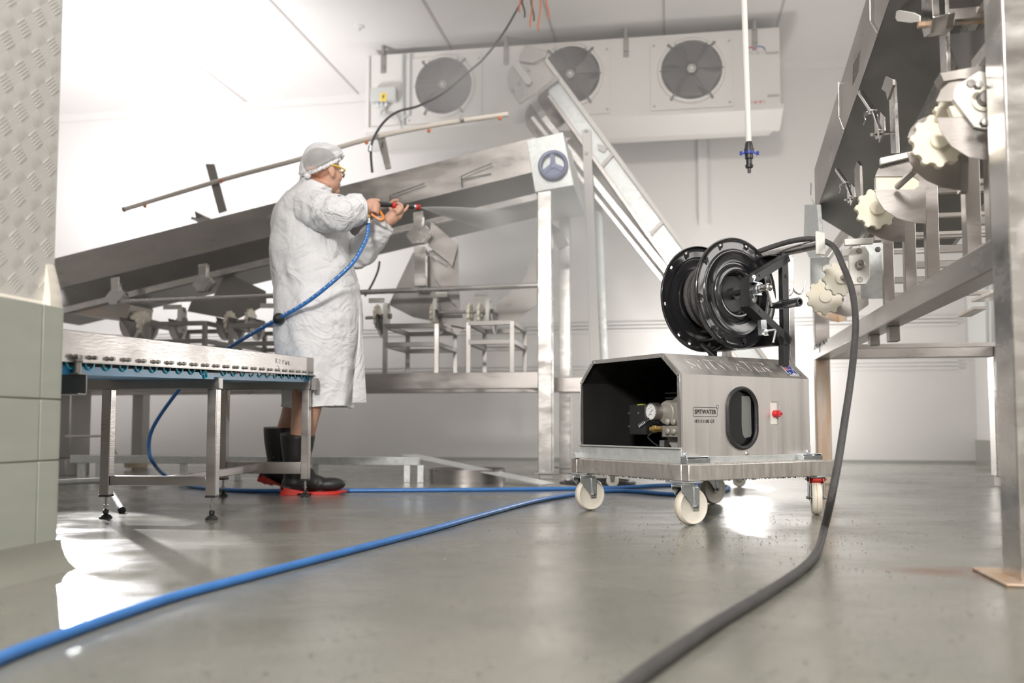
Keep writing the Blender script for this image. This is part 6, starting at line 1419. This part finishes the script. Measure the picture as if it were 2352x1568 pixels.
FU = 1.0
rbeam(-0.1, t_far, FU, FU + 0.08, BB, BT, 'long_beam', 'steel')
rbeam(t_far - 0.1, t_far - 0.02, 0.085, FU, BB, BT, 'cross_beam', 'steel'); 
rl = rbeam(t_far - 0.085, t_far, 0.0, 0.085, 0.0, BB, 'corner_post', 'rusty'); rl['label'] = 'orange rust streaked post'
rbeam(t_far - 0.085, t_far, 0.0, 0.085, BT, 1.34, 'corner_post', 'steel')
rbeam(t_far - 0.12, t_far - 0.02, FU - 0.01, FU + 0.09, 0.06, BB, 'far_post', 'steel_br'); rbeam(t_far - 0.11, t_far - 0.03, FU, FU + 0.08, 0.0, 0.06, 'post_foot', 'nylon_w')
rbeam(-0.02, 0.10, -0.045, 0.08, 0.0, 3.2, 'near_post', 'steel_br')
o = rbeam(-0.06, 0.18, -0.09, 0.15, 0.0, 0.008, 'foot_plate', 'rusty')
rbeam(0.0, 0.1, 0.16, FU, 0.95, 1.03, 'cross_beam', 'steel_dk')
# comb posts standing on the near beam
for px, ytop, w in ((2039, 556, 0.035), (2089, 470, 0.035), (2141, 426, 0.035), (2234, 300, 0.045), (2290, 200, 0.045)):
    t = rt(HRu(px, 600, 0.03)); zt2 = HRu(px, ytop, 0.03).z
    rbeam(t - w / 2, t + w / 2, 0.01, 0.05, BT, zt2 + 0.03, 'comb_post', 'steel', 0.002)
    rbeam(t - 0.012, t + 0.012, 0.05, FU, BT + 0.09, BT + 0.115, 'cross_tube', 'steel_br', 0.002)
    rbeam(t - 0.008, t + 0.008, 0.05, FU, BT + 0.21, BT + 0.225, 'cross_tube', 'steel_br', 0.002)
    rbeam(t - 0.02, t + 0.02, FU - 0.02, FU + 0.02, BT, zt2, 'comb_post', 'steel', 0.002)
for k, (t, z) in enumerate(((2.9, 0.66), (2.6, 0.9), (2.3, 0.93), (1.9, 1.06), (1.5, 1.16))):
    rbeam(t - 0.012, t + 0.012, 0.05, FU, z + 0.12, z + 0.145, 'cross_tube', 'steel', 0.002)
for t, u, z in ((1.6, 0.055, 0.70), (1.95, 0.05, 0.715)): rbeam(t - 0.03, t + 0.03, u - 0.02, u + 0.02, z, BB, 'stub', 'steel_dk', 0.002)
mb = MB(); mb.beam(HRu(2215, 725, 0.35), HRu(2252, 706, 0.35), 0.05, 0.01); mb.beam(HRu(2252, 690, 0.4), HRu(2310, 665, 0.4), 0.07, 0.012); mb.build('loose_bracket', M['steel_br'], rm)
mb = MB(); mb.tube([HRu(1882, 785 + 5, -0.001), HRu(1882, 810, -0.001)], 0.0012, 4)
for k in range(6):
    x = 1868 + k * 5; mb.tube([HRu(x, 806 - k * 3, -0.001), HRu(x + 4, 792 - k * 3, -0.001), HRu(x + 2 + (k % 3) * 2, 801 - k * 3, -0.001)], 0.0012, 4)
mb.build('pen_marks', M['ink'], rm)
# stepped guard plates (px outlines converted to their own planes)
rd = thing('roller_drive', 'stepped cream sprockets and steel guard plates on the right machine beam', 'conveyor drive', RW_(1.2, 0, BT))
def plate(sp_, pts, m='steel', th=0.004, name='guard_plate', bev=0.0):
    o = V3(sp_); mb = MB(); mb.prism([hit(x, y, o, RD) for x, y in pts], RD * th); return mb.build(name, M[m], rd, bevel=bev)
s1 = RP + RD * 0.02; s2 = station(2226); s3 = station(2131); s4 = station(2080); s5 = station(2034); s6 = RW_(2.3, 0, 0); s7 = RW_(2.75, 0, 0)
plate(s1 + RD * 0.16, [(2152, 270), (2160, 300), (2185, 335), (2225, 360), (2290, 372), (2345, 374), (2345, 140), (2250, 158), (2190, 180), (2162, 205), (2150, 232), (2280, 232), (2292, 244), (2292, 258), (2280, 270)])
plate(s1 + RD * 0.165, [(2180, 243), (2288, 230), (2296, 250), (2288, 270), (2190, 270)], 'nylon', 0.03, 'slide_block', 0.003)
plate(s1 + RD * 0.15, [(2160, 168), (2268, 148), (2268, 178), (2205, 180), (2168, 186)], 'steel', 0.06, 'folded_flange')
plate(s2, [(2084, 350), (2090, 372), (2105, 395), (2130, 415), (2165, 430), (2200, 436), (2224, 437), (2226, 262), (2150, 260), (2110, 275), (2092, 295), (2084, 316), (2180, 316), (2192, 326), (2192, 340), (2180, 350)])
plate(s2 - RD * 0.002, [(2206, 330), (2224, 330), (2224, 440), (2206, 440)], 'steel', 0.03, 'post_flange')
plate(s3, [(2010, 435), (2014, 455), (2030, 480), (2060, 500), (2100, 512), (2127, 513), (2127, 362), (2085, 358), (2040, 368), (2017, 388), (2010, 405), (2100, 405), (2112, 414), (2112, 426), (2100, 435)])
plate(s3 + RD * 0.006, [(2012, 403), (2100, 403), (2114, 414), (2114, 427), (2100, 437), (2012, 437)], 'nylon', 0.03, 'slide_block', 0.003)
plate(s4, [(1973, 482), (1977, 508), (1995, 533), (2025, 548), (2055, 555), (2077, 555), (2079, 430), (2030, 425), (1990, 445)])
plate(s5 + RD * 0.3, [(1976, 560), (2034, 556), (2034, 685), (1978, 686), (1976, 640)], 'galv')
plate(s6, [(1881, 675), (1890, 700), (1910, 718), (1945, 727), (1962, 724), (1995, 700), (1995, 640), (1950, 650), (1945, 676)])
plate(s7, [(1866, 700), (1875, 718), (1895, 732), (1925, 740), (1945, 736), (1945, 690)], 'rusty')
plate(s7 + RD * 0.3, [(1861, 592), (1905, 590), (1905, 700), (1861, 700)], 'galv')
def gR(px, py, r_px, u=-0.11, rot=0.0, th=0.024, teeth=11):
    c = HRu(px, py, u); dist = c.y; return gear(c, RD, r_px / 2000 * dist, teeth, th, rd, rot=rot)
gR(1895, 682, 41, -0.11, 0.1); gR(1931, 640, 40, -0.11, 0.3); gR(2013, 480, 47, -0.11, 0.2); gR(2155, 325, 62, -0.11, 0.15); gR(2192, 262, 46, -0.07, 0.0)
c = HRu(1973, 610, -0.09); bplate(c, RD, 0.078, 0.155, 0.02, rd)
c = HRu(2250, 240, -0.03); bplate(c - RD * 0.02, RD, 0.112, 0.14, 0.022, rd, rot=R(32))
mb = MB(); cc = c - RD * 0.033; mb.lathe(cc, -RD, [(0.03, 0), (0.03, 0.006), (0.02, 0.008), (0.02, 0)], 28, closed=True); mb.build('bearing_ring', M['nylon'], rd)
mb = MB(); mb.tube([HRu(2062, 428, -0.10), HRu(2103, 390, -0.09)], 0.0105, 14); mb.build('shaft', M['steel'], rd); mb = MB(); mb.tube([HRu(1973, 607, -0.09) - RD * 0.05, HRu(1931, 640, -0.11)], 0.009, 12); mb.build('shaft', M['steel'], rd)
for pts, st, nm in (([(1940, 549), (2006, 545), (2006, 559), (1941, 563)], s5, 0), ([(1889, 608), (1918, 606), (1918, 621), (1890, 623)], s6, 0), ([(2022, 362), (2102, 345), (2102, 358), (2023, 377)], s3, 0), ([(1932, 573), (1955, 571), (1955, 586), (1934, 588)], s6, 0)):
    plate(st - RD * 0.03, pts, 'nylon_w', 0.02, 'wiper_tab', 0.002)
for px, py in ((2016, 573), (2246, 197), (2260, 283)):
    m = MB(); m.lathe(hit(px, py, s5 if px < 2100 else s1 + RD * 0.1, RD), -RD, [(0.001, 0), (0.012, 0), (0.009, 0.012), (0.001, 0.013)], 6); m.build('bolt', M['steel_dk'], rd)

# inclined trough on top, rising towards the camera
rc2 = thing('inclined_chute', 'dark stainless trough climbing steeply towards us at upper right', 'chute', RW_(1.5, 0.2, 0))
q0 = HRu(1889, 450, -0.12); q1 = HRu(2045, 0, -0.12); ext = (q1 - q0)
p_far = q0 - ext * 0.15; p_near = q1 + ext * 0.75
trough(rc2, p_far, p_near, RNn, m1='steel', m2='steel_dk', H_=0.235, ins=0.2, dep=0.14, wid=0.85)
cap = MB(); dn = ext.normalized()
cap.prism([p_far, p_far + UP * 0.235, p_far + UP * 0.235 + RNn * 0.85, p_far + RNn * 0.85, p_far + RNn * 0.65 - UP * 0.14, p_far + RNn * 0.2 - UP * 0.14], dn * 0.004); cap.build('end_cap', M['galv'], rc2)
# rods, window patch on the panel
for (pts) in ([(1998, -20), (1999, 48), (2015, 78)], [(1926, 190), (1927, 268), (1938, 298)], [(1863, 420), (1862, 450), (1873, 476)]): MB().tube([HRu(x, y, -0.13) for x, y in pts], 0.0028, 6).build('wire_clip', M['steel_br'], rc2)
mb = MB(); mb.prism([HRu(1977, 112, -0.123), HRu(1972, 165, -0.123), HRu(1958, 198, -0.123), HRu(1959, 150, -0.123)], RNn * 0.002); mb.build('worn_patch', mat('brown worn label', (0.25, 0.21, 0.18), 0.4, 0.6, 0.4, (60, 60, 60)), rc2)
# over-centre latches and straps in front of the trough underside
def PRu(pts, u, th, m, nm, par, bev=0.0015): mb = MB(); mb.prism([HRu(x, y, u) for x, y in pts], RNn * th); return mb.build(nm, M[m], par, bevel=bev)
for i, (dx, dy, s, lb) in enumerate(((0, 0, 1.0, 'bright toggle latch on the dark trough, the upper one'), (-62, 158, 0.72, 'bright toggle latch on the dark trough, the lower one'))):
    def T(x, y): return (2005 + (x - 2005) * s + dx, 280 + (y - 280) * s + dy)
    lt_ = thing('toggle_latch', lb, 'latch', HRu(*T(2010, 320), -0.12), 0, 'toggle latches')
    a, b = HRu(*T(1976, 212), -0.13), HRu(*T(2006, 256), -0.13)
    mb = MB(); mb.beam(a, b, 0.016 * s + 0.004, 0.014); mb.beam(b, HRu(*T(2022, 300), -0.13), 0.012, 0.01); mb.build('lever', M['steel_br'], lt_, bevel=0.002)
    mb = MB(); mb.prism([HRu(*T(x, y), -0.12) for x, y in ((2007, 262), (2013, 262), (2016, 318), (2010, 320))], RNn * 0.006); mb.prism([HRu(*T(x, y), -0.10) for x, y in ((2022, 256), (2030, 268), (2031, 300), (2018, 328), (2020, 280))], RNn * 0.006); mb.build('body', M['steel_br'], lt_, bevel=0.001)
    mb = MB(); mb.tube([HRu(*T(1988, 262), -0.15), HRu(*T(2010, 252), -0.11)], 0.008 * s, 10); mb.tube([HRu(*T(1986, 265), -0.15), HRu(*T(1988, 275), -0.15), HRu(*T(1984, 286), -0.15)], 0.003, 6); mb.tube([HRu(*T(2002, 309), -0.14), HRu(*T(2040, 306), -0.06)], 0.006 * s, 8); mb.build('pins', M['steel_br'], lt_)
sf = thing('hanger_straps', 'bright steel straps and brackets carrying the upper right trough', 'bracket', RW_(0.9, 0.1, BT))
PRu([(2024, 205), (2034, 174), (2050, 182), (2050, 196), (2038, 230), (2034, 212)], -0.10, 0.01, 'steel', 'bracket', sf)
PRu([(2041, 206), (2052, 186), (2056, 290), (2058, 352), (2046, 352), (2044, 290)], -0.07, 0.012, 'steel_br', 'strap', sf)
PRu([(1962, 388), (1968, 370), (1974, 380), (1976, 450), (1964, 455)], -0.07, 0.012, 'steel', 'strap', sf)
PRu([(2153, -10), (2170, -10), (2176, 200), (2162, 204)], -0.02, 0.012, 'steel_br', 'strap', sf)
PRu([(2117, 66), (2116, 0), (2140, -12), (2142, 40), (2136, 76), (2122, 86)], -0.06, 0.02, 'steel_br', 'bracket', sf)
PRu([(2136, 76), (2142, 40), (2178, 30), (2172, 66), (2158, 80), (2122, 86)], -0.05, 0.02, 'steel', 'bracket', sf)
PRu([(2056, 42), (2058, 26), (2064, 23), (2098, 29), (2112, 36), (2112, 50), (2090, 53), (2060, 49)], -0.10, 0.004, 'nylon_w', 'wiper_tab', sf)['label'] = 'white flap tab'
mb = MB(); a = HRu(2108, 58, -0.08); mb.tube([a, a + RNn * 0.9], 0.010, 10); mb.build('rusty_rod', M['rusty'], sf)
mb = MB(); a = HRu(2176, 38, 0.0); mb.beam(a, a + RNn * 0.9, 0.03, 0.035); mb.build('cross_bar', M['steel'], sf, bevel=0.002)
mb = MB(); a = HRu(2176, 90, 0.02); mb.prism([HRu(2176, 80, 0.05), HRu(2300, 60, 0.05), HRu(2300, 160, 0.05), HRu(2240, 170, 0.05), HRu(2202, 160, 0.05)], RNn * 0.004); mb.build('guard_sheet', M['steel_dk'], sf)
mb = MB(); mb.beam(HRu(2240, 152, 0.0), HRu(2330, 40, 0.0), 0.02, 0.035, UP); mb.build('diagonal_bar', M['steel_br'], sf, bevel=0.002)
PRu([(2112, 440), (1990, 575), (1960, 600), (1925, 600), (1990, 520), (2095, 400)], 0.30, 0.02, 'steel_dk', 'diagonal_bar', sf)
mb = MB(); mb.beam(HRu(1900, 590, 0.1), HRu(1975, 490, 0.1), 0.03, 0.05, UP); mb.build('diagonal_bar', M['steel'], sf, bevel=0.002)
# galvanised cover at the lower trough end
PRu([(1848, 470), (1876, 470), (1885, 590), (1858, 592), (1846, 560)], -0.14, 0.02, 'galv', 'end_plate', sf)

# electrical bits on the far right wall, seen between the posts
ec = thing('wall_cabinet', 'pale grey wall box with hanging grey cables behind the right machine', 'cabinet', RM(0.9, -0.8, 0))
mb = MB(); a = RM(0.76, -0.6, 1.05); mb.hexa([RM(0.80, -0.75, 1.02), RM(0.95, -0.75, 1.02), RM(0.95, -0.3, 1.02), RM(0.80, -0.3, 1.02), RM(0.80, -0.75, 1.75), RM(0.95, -0.75, 1.75), RM(0.95, -0.3, 1.75), RM(0.80, -0.3, 1.75)]); mb.build('box', M['box_grey'], ec, bevel=0.01)
mb = MB(); mb.tube(smooth_path([RM(0.85, -0.78, 3.0), RM(0.85, -0.78, 1.7), RM(0.84, -0.78, 1.0), RM(0.86, -1.0, 0.62), RM(0.88, -1.3, 0.9), RM(0.9, -1.35, 1.2)], 6), 0.014, 8); mb.tube(smooth_path([RM(0.88, -0.6, 1.05), RM(0.88, -0.65, 0.7), RM(0.86, -0.85, 0.55), RM(0.87, -1.1, 0.75)], 6), 0.012, 8); mb.build('cable', M['box_grey'], ec)

# ------------------------------------------------------------------ mist in the washing room
def room_haze(nt, v): v.inputs['Density'].default_value = HAZE
HAZE = 0.06
mb = MB(); rbox(mb, -9.9, 0.92, -4.2, -0.06, 0.01, 3.92)
o = mb.build('room_mist', vol_mat('fine mist', (0.97, 0.96, 0.97), room_haze)); tag(o, 'thin white water mist hanging in the back of the room', 'mist', kind='stuff')
def puff_d(nt, v):
    N = nt.nodes; L = nt.links; tc = N.new('ShaderNodeTexCoord')
    ln = N.new('ShaderNodeVectorMath'); ln.operation = 'LENGTH'; L.new(tc.outputs['Object'], ln.inputs[0])
    mr = N.new('ShaderNodeMapRange'); mr.interpolation_type = 'SMOOTHSTEP'; mr.inputs['From Min'].default_value = 1.0; mr.inputs['From Max'].default_value = 0.1; mr.inputs['To Max'].default_value = 1; L.new(ln.outputs['Value'], mr.inputs[0])
    nz = N.new('ShaderNodeTexNoise'); nz.inputs['Scale'].default_value = 1.6; nz.inputs['Detail'].default_value = 2; L.new(tc.outputs['Object'], nz.inputs['Vector'])
    ml = N.new('ShaderNodeMath'); ml.operation = 'MULTIPLY'; L.new(mr.outputs[0], ml.inputs[0]); L.new(nz.outputs[0], ml.inputs[1])
    m2 = N.new('ShaderNodeMath'); m2.operation = 'MULTIPLY'; m2.inputs[1].default_value = PUFF; L.new(ml.outputs[0], m2.inputs[0]); L.new(m2.outputs[0], v.inputs['Density'])
PUFF = 4.0
pm_ = vol_mat('dense mist', (0.97, 0.96, 0.97), puff_d)
for px, py, Y, rx, ry, rz, lb in ((1230, 520, 5.9, 0.95, 0.5, 0.85, 'dense white mist cloud where the spray meets the machine'), (1130, 190, 6.5, 0.9, 0.35, 0.5, 'drifting mist in front of the left cooler fan')):
    mb = MB(); mb.ell((0, 0, 0), 1, 1, 1, None, 24, 16); o = mb.build('mist_cloud', pm_); o.location = P(px, py, Y) - V3((0, 0, rz)) * 0; o.scale = (rx, ry, rz)
    for v_ in o.data.vertices: v_.co.z -= 1
    tag(o, lb, 'mist', 'mist clouds', 'stuff')

# beads of water lying on the floor in front
mb = MB(); rnd = random.Random(21)
for k in range(1700):
    g = G(rnd.uniform(-50, 2400), 975 + 620 * rnd.random() ** 0.8 + 60) if k % 3 else G(rnd.gauss(1750, 260), rnd.gauss(1215, 45))
    if g.y > 4 or g.y < 0.7 or g.z != 0 and abs(g.z) > 1e-3: continue
    if (g - PC).dot(V) < 0.1 and (g - PC).dot(U) < 0.12: continue
    r = rnd.uniform(0.0009, 0.0026); mb.ell((g.x, g.y, 0.0003), r, r, r * 0.55, None, 7, 4)
o = mb.build('floor_droplets', wd); tag(o, 'scattered water beads glinting on the grey floor', 'water drops', kind='stuff')
